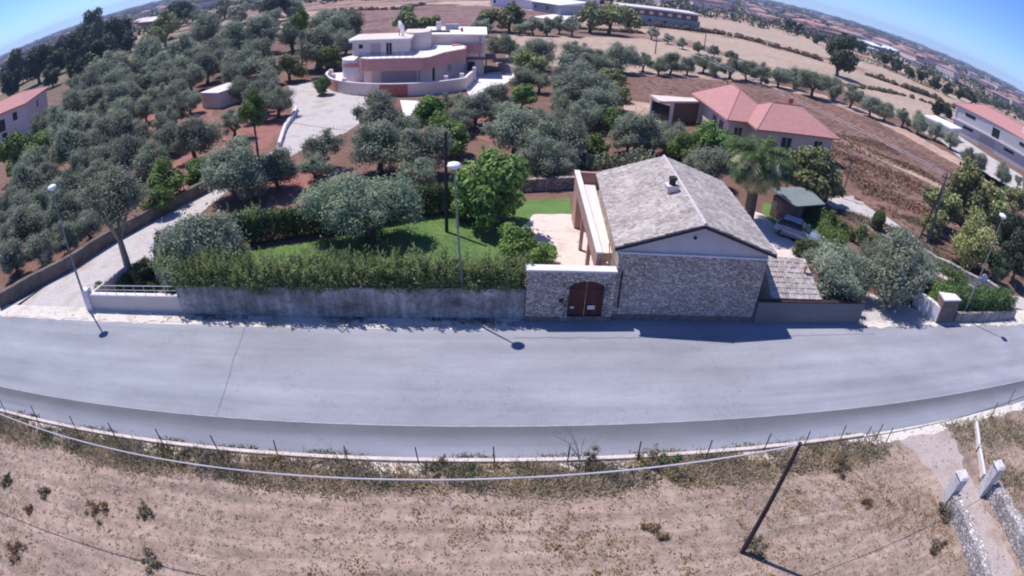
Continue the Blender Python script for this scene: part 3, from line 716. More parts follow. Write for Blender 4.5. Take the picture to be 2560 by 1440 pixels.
hb(m, 'jamb_stones', M['stone_low'], gw)
m = MB(); m.box(2.6, 7.33, yf-.012, yf+.05, -.1, .35); hb(m, 'plinth', M['plinth'], gw)

# ---- annex and boundary wall, right of the house
an = empty('annex', (18.4, 26.8, 0)); tag(an, 'low annex with a lean-to clay tile roof right of the stone house', 'outbuilding')
m = MB(); m.add([(16.95, 26.0, -.1), (20.0, 25.9, -.1), (20.0, 28.0, -.1), (16.95, 28.1, -.1), (16.95, 26.0, 1.75), (20.0, 25.9, 1.75), (20.0, 28.0, 2.95), (16.95, 28.1, 2.95)],
                [(0, 1, 5, 4), (1, 2, 6, 5), (2, 3, 7, 6), (3, 0, 4, 7), (4, 5, 6, 7), (3, 2, 1, 0)]); hb(m, 'wall', M['cream'], an)
ar = tile_roof('roof', (16.85, 25.72, 1.68), (20.35, 25.55, 1.68), (16.8, 28.2, 3.12), (20.0, 28.1, 3.05), M['oldtile'], None, pitch=.2, course=.36); under(ar, an)
m = MB(); m.tube([(19.6, 27.2, 2.5), (19.6, 27.2, 3.0), (19.9, 27.2, 3.05), (20.3, 26.9, 2.7), (20.35, 26.6, 2.2)], .07, 8); hb(m, 'flue', M['brick'], an)
bw = empty('boundary_wall', (20, 25.5, 0)); tag(bw, 'plain dark grey rendered wall along the road, right of the stone house', 'wall')
m = MB(); m.prism([(15.95, 25.5), (23.75, 25.28), (23.75, 25.53), (15.95, 25.71)], -.1, 1.55); hb(m, 'wall', M['annex_wall'], bw)
m = MB(); m.prism([(15.95, 25.46), (23.8, 25.24), (23.8, 25.56), (15.95, 25.75)], 1.55, 1.62); hb(m, 'coping', M['trim_dark'], bw)

# ---- retaining wall under the garden hedge, planter
rw = empty('garden_wall', (-7.5, 26.3, 0)); tag(rw, 'long stained grey rendered wall under the oleander hedge', 'wall')
m = MB(); m.box(-17.5, 2.58, 26.12, 26.55, -.1, 1.92); hb(m, 'wall', M['render'], rw)
m = MB(); m.box(-17.52, 2.58, 26.09, 26.58, 1.92, 1.98); hb(m, 'coping', M['drywall'], rw)
pw = empty('planter_wall', (-21.5, 26.5, 0)); tag(pw, 'low beige wall with white coping at the fork of the gravel drive', 'wall')
m = MB(); m.prism([(-25.45, 26.35), (-17.53, 26.3), (-17.53, 26.55), (-25.3, 26.62)], -.1, 1.05); m.prism([(-25.45, 26.62), (-25.2, 26.62), (-23.9, 30.6), (-24.1, 30.7)], -.1, .9)
hb(m, 'wall', M['cream'], pw)
m = MB(); m.prism([(-25.5, 26.28), (-17.53, 26.23), (-17.53, 26.6), (-25.3, 26.67)], 1.05, 1.14); hb(m, 'coping', M['cap'], pw)
m = MB(); m.box(-25.5, -24.95, 26.22, 26.72, -.1, 1.5); hb(m, 'pillar', M['cap'], pw)
m = MB()
for i in range(10):
    xx = -24.9+i*.8; m.tube([(xx, 26.45, 1.14), (xx, 26.45, 1.75)], .018, 5)
m.tube([(-24.95, 26.45, 1.75), (-17.6, 26.42, 1.75)], .022, 5); m.tube([(-24.95, 26.45, 1.45), (-17.6, 26.42, 1.45)], .015, 5)
hb(m, 'railing', M['cap'], pw)

def drywall(name, pts, th, h0, h1, mat, label, group=None, jit=.05, cat='wall'):
    p0 = pts[len(pts)//2]
    m = MB(); m.ribbon_wall(pts, th, h0, h1, jit); o = m.build(name, mat)
    o.data.transform(Matrix.Translation((-p0[0], -p0[1], 0))); o.location = (p0[0], p0[1], 0)
    return tag(o, label, cat, group)
drywall('drive_wall', [(-46, 18), G(0, 770), G(180, 672), G(300, 595), G(400, 541), G(525, 474)][1:], .5, 1.15, 1.05, M['drywall'], 'dark low stone wall edging the left olive grove along the gravel drive', jit=.04)
drywall('drive_kerb_wall', [(-21.1, 57.5), (-22.6, 64), (-23.3, 70), (-24, 73.5)], .35, .55, .6, M['cap'], 'short pale kerb wall beside the drive below the pink villa')
drywall('garden_stone_wall', [(3.2, 44.6), (5.5, 45.0), (9.5, 45.8), (14, 46)], .45, 1.1, 1.0, M['stone_low'], 'low grey stone wall behind the lawn, left of the terrace')
drywall('track_wall', [(21.4, 10.3), (21.2, 7.5), (20.9, 5.5), (20.6, 1)], .6, .85, .9, M['stone_white'], 'pale rubble wall edging the field track, left of its gate', jit=.09)
drywall('track_wall', [(24.85, 10.0), (24.95, 7.5), (25.0, 5), (25.1, 1)], .75, .95, 1.0, M['stone_white'], 'thicker pale rubble wall on the right of the field track', jit=.09)
drywall('track_kerb', [(27.4, 15.0), (26.2, 13.2), (25.1, 11.2)], .18, .28, .34, M['cap'], 'thin white kerb from the road to the right gate pillar', jit=.01, cat='kerb')
drywall('lane_wall', [G(2285, 636), G(2350, 672), G(2420, 706), G(2490, 738)], .5, .9, .9, M['stone_white'], 'pale broken stone wall along the far side of the right lane', jit=.1)
drywall('road_end_wall', [(33.6, 25.2), (37, 25.1), (43, 25.2)], .3, .8, .8, M['render'], 'low grey wall under the hedge at the right end of the road', jit=.01)
for k, (x, y, hgt, lab) in enumerate(((21.55, 10.75, 1.65, 'white square gate pillar at the end of the left track wall'), (24.35, 10.35, 1.95, 'taller white square gate pillar on the right of the field track'))):
    gp = empty('gate_pillar', (x, y, 0), -.12); tag(gp, lab, 'pillar', 'field gate pillars')
    MB().box(-.3, .3, -.3, .3, -.1, hgt).build('shaft', M['pillar'], gp); MB().prism([(-.36, -.36), (.36, -.36), (.36, .36), (-.36, .36)], hgt, hgt+.12, .25).build('cap', M['pillar'], gp)
pr = empty('entrance_pier', (32.4, 25.35, 0)); tag(pr, 'blocky rendered pier with a pale top beside the right driveway mouth', 'pillar')
m = MB(); m.prism([(-1.0, -.3), (1.0, -.3), (.95, .45), (-.7, .75)], -.1, 1.85); m.build('wall', M['plinth'], pr)
m = MB(); m.prism([(-1.03, -.34), (1.03, -.34), (1.0, .5), (-.74, .8)], 1.85, 1.95); m.build('coping', M['cap'], pr)
m = MB(); m.prism([(-1.7, 2.2), (-1.5, 2.2), (-.72, .75), (-.98, -.2)], -.1, 1.2); m.build('wing_wall', M['cap'], pr)

# ---- villa beyond the grove
vl = empty('villa', (-9, 88, 0)); tag(vl, 'large white and terracotta villa with curved walls and flat roofs', 'house')
def V(poly, z0, z1, name, mat): m = MB(); m.prism(poly, z0, z1); return hb(m, name, mat, vl)
def arc(cx, cy, rx, ry, a0, a1, n=14): return [(cx+rx*math.cos(math.radians(a0+(a1-a0)*i/n)), cy+ry*math.sin(math.radians(a0+(a1-a0)*i/n))) for i in range(n+1)]
V([(-15.4, 82.5), (-8.6, 82.5), (-7.2, 85.0), (-7.2, 96), (-17.0, 96), (-17.2, 85.5), (-16.6, 83.5)], 0, 3.4, 'wall', M['white'])
V([(-15.4, 82.44), (-14.2, 82.44), (-14.2, 82.6), (-15.4, 82.6)], .9, 3.4, 'column', M['cream'])
V([(-7.2, 85.0), (-5.6, 88.4), (-2.4, 92.2), (-2.4, 96), (-7.2, 96)], 0, 3.4, 'wall', M['white'])
bd = [(-15.6, 81.0), (-8.0, 81.0), (-6.9, 81.9), (-5.2, 86.2), (-2.2, 90.4), (-2.2, 95.5), (-17.6, 95.5), (-17.6, 84), (-16.8, 82)]
V(bd, 3.4, 5.15, 'parapet', M['terra']); 
V([(x*.96-.4, y*.985+1.4) for x, y in bd], 5.15, 5.19, 'terrace_floor', M['whitepave'])
V([(-18.0, 84.0), (-10.6, 84.0), (-10.3, 85), (-10.3, 91), (-18.4, 91), (-18.6, 85.2)], 5.15, 7.25, 'tower', M['white'])
V([(-18.5, 83.6), (-10.3, 83.6), (-9.9, 84.8), (-9.9, 91.4), (-18.8, 91.4), (-19.1, 85)], 7.25, 7.6, 'cornice', M['cap'])
V([(-18.3, 83.9), (-10.6, 83.9), (-10.4, 84.9), (-10.4, 91), (-18.5, 91)], 7.6, 7.64, 'roof', M['cream'])
V(arc(-18.4, 87.2, 2.2, 2.6, 0, 360, 20)[:-1], 0, 4.5, 'round_bay', M['cap'])
V(arc(-18.4, 87.2, 2.25, 2.65, 0, 360, 20)[:-1], 3.4, 4.0, 'bay_band', M['terra'])
V(arc(-9.6, 91.0, 1.9, 2.6, 180, 360, 12)+[(-7.7, 94), (-11.5, 94)], 5.15, 7.9, 'stair_tower', M['white'])
V([(-9.2, 94.6), (.8, 94.6), (.8, 106), (-9.2, 106)], 3.2, 6.7, 'upper_wing', M['white'])
V([(-9.5, 94.3), (1.0, 94.3), (1.0, 106.3), (-9.5, 106.3)], 6.7, 6.95, 'roof', M['whitepave'])
V([(-2.35, 95.2), (.6, 95.2), (.6, 105), (-2.35, 105)], 0, 2.75, 'wall', M['cream'])
V([(-3.0, 94.5), (.82, 94.5), (.82, 105.5), (-3.0, 105.5)], 2.75, 3.2, 'lintel_band', M['brown'])
V([(-4.4, 92.6), (-2.2, 94.3), (.3, 94.3), (.3, 94.6), (-4.4, 94.6)], 3.9, 5.4, 'parapet', M['terra'])
V([(-7.4, 99), (-6.6, 99), (-6.6, 99.7), (-7.4, 99.7)], 6.95, 8.5, 'chimney', M['cap'])
V([(-3.3, 98), (-2.9, 98), (-2.9, 98.4), (-3.3, 98.4)], 6.95, 7.6, 'vent', M['brick'])
V([(-8.6, 97), (-5, 97), (-5, 97.25), (-8.6, 97.25)], 6.95, 7.3, 'roof_kerb', M['brown'])
ds = empty('dish', (-2.9, -1.0, 7.6)); ds.parent = vl
m = MB(); dv = [(0, 0, 0)]; df = []
for j in range(1, 5):
    for k2 in range(16): q = 2*PI*k2/16; rr = .3*j; dv.append((rr*math.cos(q), rr*rr*.22, rr*math.sin(q)))
for k2 in range(16): df.append((0, 1+k2, 1+(k2+1) % 16))
for j in range(3):
    for k2 in range(16): df.append((1+j*16+k2, 1+(j+1)*16+k2, 1+(j+1)*16+(k2+1) % 16, 1+j*16+(k2+1) % 16))
m.add(dv, df); dd_ = m.build('reflector', M['lamp_white'], ds); dd_.location = (0, 0, 1.15); dd_.rotation_euler = (.2, 0, -1.1)
MB().tube([(0, 0, 0), (0, 0, 1.0)], .06, 8).build('mast', M['iron'], ds)
for a_, b_, s0, s1, z0, z1, nm, fm in (((-18, 84), (-10.6, 84), 4.6, 5.4, 5.25, 7.0, 'window', 1), ((-18, 84), (-10.6, 84), 2.3, 3.8, 5.2, 7.0, 'door', 0), ((-18, 84), (-10.6, 84), .6, 1.2, 6.3, 6.9, 'window', 0),
      ((-15.4, 82.5), (-8.6, 82.5), 1.4, 6.5, .95, 3.1, 'door', 0), ((-7.2, 85), (-5.6, 88.4), .6, 1.3, 0.95, 3.1, 'door', 2), ((-5.6, 88.4), (-2.4, 92.2), 1.0, 2.0, 1.7, 2.8, 'window', 0), ((-2.35, 95.2), (.6, 95.2), .3, 1.5, .1, 2.3, 'door', 2)):
    wd = window(a_, b_, s0, s1, z0, z1, None, nm, fm == 1, mat=M['shutter'] if (nm == 'door' and fm != 2) or (nm == 'window' and s1-s0 == 1.0) else M['glass']); under(wd, vl)
m = MB()
for xx in np.arange(-15.6, -7.8, .9): m.tube([(xx, 81.25, 5.15), (xx, 81.25, 5.95)], .03, 4)
m.tube([(-15.7, 81.25, 5.95), (-7.8, 81.25, 5.95)], .035, 5); hb(m, 'railing', M['iron'], vl)
for _p in ([(-8.5, 82.42, 1), (-8.5, 82.42, 3.4)], [(-.1, 94.5, 3.2), (-.1, 94.5, 6.7)]):
    m = MB(); m.tube(_p, .05, 6); hb(m, 'downpipe', M['brown'], vl)
V([(-6, 101), (-3.8, 101), (-3.8, 102.3), (-6, 102.3)], 6.95, 7.9, 'water_tank', M['greyshed'])
tw = arc(-11.5, 92, 12.6, 12.4, 186, 318, 26)
tw = [(-24.0, 93.0)]+tw+[(-1.2, 89.2), (-.9, 94.3)]
inner = tw+[(-2.4, 95), (-24, 95)]
V(inner, 0, .88, 'terrace', M['pinkwhite'])
m = MB(); m.ribbon_wall(tw, .3, 1.75, 1.75); hb(m, 'terrace_wall', M['white'], vl)
m = MB(); m.ribbon_wall(tw, .38, 1.85, 1.85); ob = hb(m, 'terrace_coping', M['cap'], vl); ob.data.transform(Matrix.Translation((0, 0, 0)))
for vtx in ob.data.vertices:
    if vtx.co.z < 1: vtx.co.z = 1.74
sec = [p for p in resample(tw, .5) if -13.9 < p[0] < -9.6 and p[1] < 82]
m = MB(); m.ribbon_wall(sec, .40, 1.70, 1.70); hb(m, 'brick_panel', M['brick'], vl)
sec = [p for p in resample(tw, .5) if p[0] < -20.5]
m = MB(); m.ribbon_wall(sec, .42, 1.6, 1.6); hb(m, 'brick_panel', M['terra'], vl)
for px_, py_ in ((-23.4, 90.5), (-22, 86.5), (-19.4, 82.6), (-.9, 90), (-2.6, 84.9), (-4.8, 82.9)):
    V([(px_-.3, py_-.3), (px_+.3, py_-.3), (px_+.3, py_+.3), (px_-.3, py_+.3)], 0, 2.25, 'pillar', M['cap'])
pg = empty('pergola', (2.4, 98.6, 0)); tag(pg, 'dark timber pergola at the right side of the villa', 'pergola')
for px_, py_ in ((-1.4, -2.2), (1.6, -1.6), (-1.4, 2.2), (1.6, 2.4)): MB().box(px_-.1, px_+.1, py_-.1, py_+.1, 0, 2.5).build('post', M['brown'], pg)
m = MB(); m.prism([(-1.7, -2.5), (1.9, -1.9), (1.9, 2.7), (-1.7, 2.6)], 2.72, 2.8)
for yy in (-2.2, 0, 2.3): m.box(-1.6, 1.8, yy-.08, yy+.08, 2.5, 2.72)
m.build('beams', M['brown'], pg)
drywall('villa_side_wall', [(3.2, 101), (5.6, 97.5), (6.6, 94)], .25, 1.3, 1.3, M['cap'], 'white wall right of the pergola at the villa', jit=0)

# ---- house with the broad pink roof
rh = empty('pink_roof_house', (34, 62, 0)); tag(rh, 'single-storey house with a broad pink hipped tile roof in front of the ploughed field', 'house')
def hip(name, poly, z, ridge, mat, parent, over=.5):
    """Hip roof: the eave polygon rises to a ridge of two points."""
    cx = sum(p[0] for p in poly)/len(poly); cy = sum(p[1] for p in poly)/len(poly)
    ev = [(x+(over if x > cx else -over), y+(over if y > cy else -over), z) for x, y in poly]
    (ax, ay, az), (bx, by, bz) = ridge; m = MB(); n = len(ev); v = ev+[(ax, ay, az), (bx, by, bz)]; f = []
    side = [0 if (x-ax)**2+(y-ay)**2 <= (x-bx)**2+(y-by)**2 else 1 for x, y, _ in ev]
    for i in range(n):
        j = (i+1) % n
        f.append((i, j, n+side[i]) if side[i] == side[j] else (i, j, n+side[j], n+side[i]))
    f.append(tuple(range(n-1, -1, -1)))
    v += [(x, y, z-.18) for x, y, z in ev]
    for i in range(n):
        j = (i+1) % n; f.append((i, j, n+2+j, n+2+i))
    f.append(tuple(n+2+i for i in range(n)))
    m.add(v, f); o = hb(m, name, mat, parent)
    c = MB()
    for i in range(n):
        c.tube([ev[i], v[n+side[i]]], .07, 5)
    c.tube([v[n], v[n+1]], .12, 5); k_ = c.build('ridge_caps', M['ridgepink'], o); return o
m = MB(); m.prism([(28.2, 61), (34.2, 61), (35, 72.4), (28.4, 72.4)], 0, 3.35); hb(m, 'wall', M['cream'], rh)
m = MB(); m.prism([(30.6, 57.9), (41.2, 58.4), (41.8, 65.6), (31.4, 65.6)], 0, 3.33); hb(m, 'wall', M['cream'], rh)
hip('roof', [(28, 60.6), (34.4, 60.6), (35.2, 72.8), (28.2, 72.8)], 3.4, ((31.2, 65.8, 6.0), (31.6, 69.2, 6.0)), M['pinktile'], rh)
hip('roof', [(30.4, 57.6), (41.4, 58.2), (42.0, 66), (31.2, 66)], 3.42, ((33.9, 61.9, 5.75), (38.0, 62.1, 5.75)), M['pinktile'], rh)
for a_, b_, s0, s1, z0, z1, nm in (((28.3, 72.4), (28.2, 61), 6.4, 7.6, .3, 2.5, 'window'), ((28.3, 72.4), (28.2, 61), 8.6, 9.8, .3, 2.5, 'door'), ((28.2, 61), (31, 61), .8, 1.8, .8, 2.4, 'window'), ((30.6, 57.9), (41.2, 58.4), 7.9, 9.1, .7, 2.6, 'window'), ((30.6, 57.9), (41.2, 58.4), 3.2, 4.6, .7, 2.6, 'window'), ((30.6, 57.9), (41.2, 58.4), .8, 1.8, .1, 2.5, 'door'), ((41.2, 58.4), (41.8, 65.6), 2, 3.2, .9, 2.3, 'window')):
    under(window(a_, b_, s0, s1, z0, z1, None, nm), rh)
m = MB(); m.tube([(31.5, 70.5, 5.0), (31.5, 70.5, 7.2)], .05, 6); m.tube([(30.9, 70.5, 7.0), (32.1, 70.5, 7.0)], .03, 5); hb(m, 'antenna', M['iron'], rh)
m = MB(); m.box(36.5, 37.1, 62.6, 63.2, 5.2, 6.4); hb(m, 'chimney', M['brick'], rh)
pc = empty('porch', (24.4, 70.2, 0)); tag(pc, 'flat-roofed beige porch standing left of the pink-roofed house', 'porch')
MB().prism([(-2.4, -1.5), (-2.0, -1.7), (3.6, .2), (3.6, 2.0), (-2.8, 1.6)], 2.75, 3.0).build('roof', M['cream'], pc)
MB().prism([(-.6, -.95), (3.6, .35), (3.6, .6), (-.6, -.7)], 0, 2.75).build('wall', M['brown'], pc)
MB().prism([(-.75, -1.25), (-.35, -1.15), (-.35, -.8), (-.75, -.9)], 0, 2.75).build('post', M['cap'], pc)
MB().prism([(-2.7, 1.3), (-2.4, 1.3), (-2.3, 1.6), (-2.7, 1.6)], 0, 2.75).build('post', M['cap'], pc)
MB().prism([(-2.5, 1.3), (-2.4, 1.25), (-.8, -1.0), (-.9, -1.05)], .0, 2.3).build('door', M['glass'], pc)

# ---- two-storey house at the right edge
r2 = empty('long_house', (112, 96, 0)); tag(r2, 'long two-storey lavender grey house with a pink roof at the right edge', 'house')
q0, q1 = Vector((106.4, 99.0)), Vector((124.0, 64.5)); tt = (q1-q0).normalized(); nn = Vector((-tt.y, tt.x)); bkv = nn*13 if nn.x > 0 else -nn*13
m = MB(); m.prism([tuple(q0), tuple(q1), tuple(q1+bkv), tuple(q0+bkv)], 0, 6.9); hb(m, 'wall', M['render_lav'], r2)
fo = -bkv.normalized()
m = MB(); m.prism([tuple(q0+fo*.5-tt*.8), tuple(q1+fo*.5), tuple(q1-fo*.1), tuple(q0-fo*.1-tt*.8)], 3.35, 3.7); hb(m, 'balcony_band', M['cap'], r2)
m = MB(); m.prism([tuple(q0-tt*.35+fo*.2), tuple(q0+fo*.2), tuple(q0+bkv), tuple(q0-tt*.35+bkv)], 0, 6.9); hb(m, 'end_wall', M['white'], r2)
hp = [tuple(q0-tt*.2), tuple(q1), tuple(q1+bkv), tuple(q0+bkv-tt*.2)]
c0 = (q0+q0+bkv)/2+tt*6; c1 = (q1+q1+bkv)/2-tt*6
hip('roof', hp, 7.0, ((c0.x, c0.y, 9.6), (c1.x, c1.y, 9.6)), M['pinktile'], r2, .7)
for s0, s1, z0, z1, mt in ((2.6, 5.6, 5.3, 6.1, 'dark'), (10.8, 13, 3.8, 6.0, 'glass'), (19, 22, 5.3, 6.1, 'dark'), (28, 31, 5.3, 6.1, 'dark'), (2.5, 5.5, 2.2, 2.9, 'dark'), (7.6, 12.2, .1, 2.9, 'shutter'), (15, 18, 2.2, 2.9, 'dark'), (22, 27, .1, 2.9, 'shutter')):
    wd = on_wall('window' if mt != 'shutter' else 'garage_door', q0, q1, s0, s1, z0, z1, M[mt], None, .04); under(wd, r2)
m = MB(); c_ = (c0+c1)/2+fo*3.5; m.box(c_.x-.5, c_.x+.5, c_.y-.4, c_.y+.4, 8.0, 9.7); hb(m, 'chimney', M['cap'], r2)

# ---- house at the left edge
lh = empty('left_house', (-90, 90, 0)); tag(lh, 'white house with a pale pink roof among dark trees at the left edge', 'house')
q0, q1 = Vector((-93.5, 75.0)), Vector((-84.5, 84.0)); q2 = Vector((-91.5, 97.5)); q3 = q0+(q2-q1)
A_, B_ = Vector((-84.5, 82.5)), Vector((-90.8, 96.4)); dv_ = (B_-A_).normalized(); ww_ = Vector((-dv_.y, dv_.x))*11
if ww_.x > 0: ww_ = -ww_
F0 = Vector((-98.5, 77.0)) ; 
m = MB(); m.prism([tuple(A_), tuple(B_), tuple(B_+ww_*1.2), tuple(A_+ww_*1.2)], 0, 6.3); hb(m, 'wall', M['white'], lh)
pl_ = [tuple(A_), tuple(B_), tuple(B_+ww_*1.2), tuple(A_+ww_*1.2)]
mid0 = A_.lerp(B_, .5)+ww_*.35; mid1 = A_.lerp(B_, .5)+ww_*.9
hip('roof', pl_, 6.4, ((mid0.x, mid0.y, 8.2), (mid1.x, mid1.y, 8.2)), M['pinktile'], lh, .7)
S0 = A_+ww_*1.2
for s0, s1, z0, z1 in ((9.4, 10.6, 3.8, 5.4), (4.5, 7.2, 2.6, 5.0), (6, 7.4, .2, 2.2)):
    under(window(tuple(S0), tuple(A_), s0, s1, z0, z1, None, 'window', False, M['dark']), lh)
under(window(tuple(A_), tuple(B_), 7, 8.2, 3.8, 5.3, None, 'window', False), lh)

# ---- sheds, farm buildings
ws = empty('white_shed', (-39, 79.8, 0)); tag(ws, 'small white flat-roofed shed among the olives left of the villa', 'shed')
MB().prism([(-1.9, -.7), (1.7, -2.2), (4.2, 3.2), (.4, 4.6)], 0, 2.3).build('wall', M['white'], ws); MB().prism([(-2.1, -.8), (1.8, -2.4), (4.4, 3.3), (.3, 4.8)], 2.3, 2.45).build('roof', M['cap'], ws)
sh = empty('garden_shed', (26.6, 40.8, 0)); tag(sh, 'small board shed with a grey-green sheet roof behind the stone house', 'shed')
MB().add([(-2.0, .8, 0), (-1.2, -1.5, 0), (.0, -1.2, 0), (1.6, 1.4, 0), (-2.0, .8, 1.9), (-1.2, -1.5, 1.8), (.0, -1.2, 1.8), (1.6, 1.4, 1.9)], [(0, 1, 5, 4), (1, 2, 6, 5), (2, 3, 7, 6), (3, 0, 4, 7), (4, 5, 6, 7)]).build('wall', M['shedwood'], sh)
slab('roof', [(-2.4, 1.3, 2.35), (-1.2, -1.75, 2.0), (2.6, -.6, 1.95), (2.2, 2.2, 2.3)], .1, M['tealroof'], sh)
for a_, b_ in ((2.3, -.5), (1.9, 2.0)): MB().box(a_-.06, a_+.06, b_-.06, b_+.06, 0, 1.95).build('post', M['shedwood'], sh)
MB().prism([(-.1, -1.1), (1.2, -.2), (1.1, -.1), (-.2, -1.0)], 0, 1.75).build('door', M['dark'], sh)
fb = empty('farm_building', (70, 222, 0)); tag(fb, 'long grey farm shed with a red-brown upper storey at the top of the picture', 'building')
q0, q1 = Vector(G(1560, 56)), Vector(G(1748, 78)); tt = (q1-q0).normalized(); nb_ = Vector((-tt.y, tt.x))*16
if nb_.y < 0: nb_ = -nb_
m = MB(); m.prism([tuple(q0), tuple(q1), tuple(q1+nb_), tuple(q0+nb_)], 0, 3.6); hb(m, 'lower_wall', M['greyshed'], fb)
m = MB(); m.prism([tuple(q0), tuple(q1-tt*1), tuple(q1+nb_-tt*1), tuple(q0+nb_)], 3.6, 6.0); hb(m, 'upper_wall', M['brown'], fb)
m = MB(); m.prism([tuple(q0-tt*2-nb_*.05), tuple(q1-nb_*.05), tuple(q1+nb_), tuple(q0+nb_-tt*2)], 6.0, 6.6); hb(m, 'roof', M['farwhite'], fb)
L_ = (q1-q0).length
for i in range(7):
    s0 = 2+i*(L_-4)/7; under(on_wall('window', q0, q1, s0, s0+1.6, 4.2, 5.3, M['cap'], None, .05), fb)
for s0 in (3.5, 9, 15, L_-6): under(on_wall('window', q0, q1, s0, s0+1.2, 1.5, 2.3, M['dark'], None, .05), fb)
def farbox(name, px0, py0, px1, py1, depth, h, wall, roof, label, cat='building', pitch=.0, group=None):
    q0, q1 = Vector(G(px0, py0)), Vector(G(px1, py1)); tt = (q1-q0).normalized(); nb_ = Vector((-tt.y, tt.x))*depth
    if nb_.y < 0: nb_ = -nb_
    e = empty(name, (q0.x, q0.y, 0)); tag(e, label, cat, group)
    m = MB(); m.prism([tuple(q0), tuple(q1), tuple(q1+nb_), tuple(q0+nb_)], 0, h); hb(m, 'wall', M[wall], e)
    o = q0-tt*.5-nb_*.04; pq = q1+tt*.5-nb_*.04; z = h+.05
    if pitch:
        m = MB(); r0 = (q0+nb_*.5-tt*.5); r1 = (q1+nb_*.5+tt*.5); s0 = q0+nb_*1.04-tt*.5; s1 = q1+nb_*1.04+tt*.5
        m.add([(o.x, o.y, z), (pq.x, pq.y, z), (r1.x, r1.y, z+pitch), (r0.x, r0.y, z+pitch), (s0.x, s0.y, z), (s1.x, s1.y, z)], [(0, 1, 2, 3), (3, 2, 5, 4), (0, 3, 4), (1, 5, 2), (0, 4, 5, 1)])
    else:
        m = MB(); m.prism([tuple(o), tuple(pq), tuple(q1+nb_*1.04+tt*.5), tuple(q0+nb_*1.04-tt*.5)], z, z+.3)
    hb(m, 'roof', M[roof], e)
    L = (q1-q0).length
    for i in range(max(1, int(L/9))):
        s = 2+i*(L-3)/max(1, int(L/9)); under(on_wall('window', q0, q1, s, s+1.4, h*.35, h*.7, M['dark'], None, .05), e)
    return e
farbox('orange_roof_house', 2030, 76, 2076, 84, 14, 4, 'farwhite', 'terra', 'far house with a bright orange roof beyond the bare fields', 'house', 2.5)
farbox('white_warehouse', 2176, 128, 2262, 146, 16, 4.5, 'greyshed', 'plasticwhite', 'long low warehouse with a white roof near the right horizon', 'warehouse', 1.5)
farbox('small_white_shed', 2168, 128, 2196, 136, 8, 2.5, 'farwhite', 'plasticwhite', 'small white shed just left of the long white-roofed warehouse', 'shed')
farbox('greenhouse', 1225, 14, 1335, 24, 30, 4, 'plasticwhite', 'plasticwhite', 'white sheeted greenhouse at the top edge, left of the other white sheds', 'greenhouse', 1.5)
farbox('greenhouse', 1330, 26, 1400, 38, 26, 4, 'greyshed', 'plasticwhite', 'white sheeted greenhouse at the top edge beside the parked-out white yard', 'greenhouse', 1.5)
farbox('white_farm_house', 1425, 22, 1455, 26, 12, 5, 'farwhite', 'plasticwhite', 'small white farmhouse above the yellow-green trees at the top', 'house')
farbox('low_white_store', 2306, 322, 2368, 352, 9, 2.6, 'white', 'plasticwhite', 'low flat white store left of the two-storey grey house', 'store')
farbox('dark_barn', 330, 74, 385, 72, 12, 5, 'brown', 'farwhite', 'dark barn with a pale roof behind the black-green pines', 'barn', 2)
sheet('white_yard', poly_px((1330, 42), (1440, 30), (1470, 44), (1400, 52)), .08, M['whitepave'])

# ------------------------------------------------------------------ lamp posts, poles, cables, fence
def street_lamp(b, h, head_off, label):
    t = empty('street_lamp', (b[0], b[1], 0)); tag(t, label, 'street lamp', 'street lamps along the road')
    ox, oy = head_off; top = Vector((ox, oy, h))
    MB().tube([(0, 0, 0), (ox*.35, oy*.35, h*.35)], .085, 10).build('base_sleeve', M['lamp_metal'], t)
    MB().tube([(ox*.35, oy*.35, h*.35), tuple(top)], [.06, .042], 10).build('pole', M['lamp_metal'], t)
    m = MB(); m.tube([top+Vector((0, 0, -.12)), top+Vector((0, 0, .0)), top+Vector((0, 0, .06)), top+Vector((0, 0, .2)), top+Vector((0, 0, .28))], [.08, .24, .36, .28, .05], 16); m.build('lamp_head', M['lamp_white'], t, True)
    m = MB(); m.tube([top+Vector((0, 0, -.3)), top+Vector((0, 0, -.12))], [.06, .12], 10); m.build('lamp_collar', M['lamp_metal'], t)
    return t
street_lamp(G(222, 772), 8.55, (-.15, -.15), 'street lamp at the planter wall by the left drive')
street_lamp(G(1160, 794), 8.6, (-.45, 0), 'street lamp before the garden wall left of the stone gate')
street_lamp(G(2402, 797), 8.6, (.3, -.4), 'street lamp rising through the hedge at the right end')
def pole(name, b, h, r0, r1, mat, label, arm=True, tilt=(0, 0)):
    t = empty(name, (b[0], b[1], 0)); tag(t, label, 'utility pole', 'utility poles')
    MB().tube([(0, 0, -.2), (tilt[0], tilt[1], h)], [r0, r1], 10).build('shaft', mat, t)
    if arm:
        m = MB(); m.box(-.55, .55, -.05, .05, h-.55, h-.45); m.build('crossarm', M['iron'], t)
        for xx in (-.5, 0, .5): MB().tube([(xx, 0, h-.45), (xx, 0, h-.22)], .045, 6).build('insulator', M['pole_grey'], t)
    return t
PB = G(1117, 580); pole('utility_pole', PB, 7.3, .13, .09, M['pole_wood'], 'tall dark pole standing on the lawn behind the middle street lamp', False)
PR = G(2318, 607); pole('utility_pole', PR, 7.2, .15, .11, M['pole_grey'], 'grey power pole with a crossarm beside the right lane')
PR2 = (PR[0]-.9, PR[1]+.5); 
m = MB(); m.tube([(PR2[0]-PR[0], PR2[1]-PR[1], -.1), (.05, 0, 6.6)], .09, 8); m.build('strut', M['pole_wood'], bpy.data.objects['utility_pole.001'])
PL = (36.2, 47.2); pole('utility_pole', PL, 4.6, .10, .07, M['pole_grey'], 'short pale pole at the top of the lane near the pink-roofed house')
PF = (40.5, 134.2); pole('utility_pole', PF, 6.4, .16, .1, M['pole_grey'], 'far thin pole standing in the wide bare field', True)
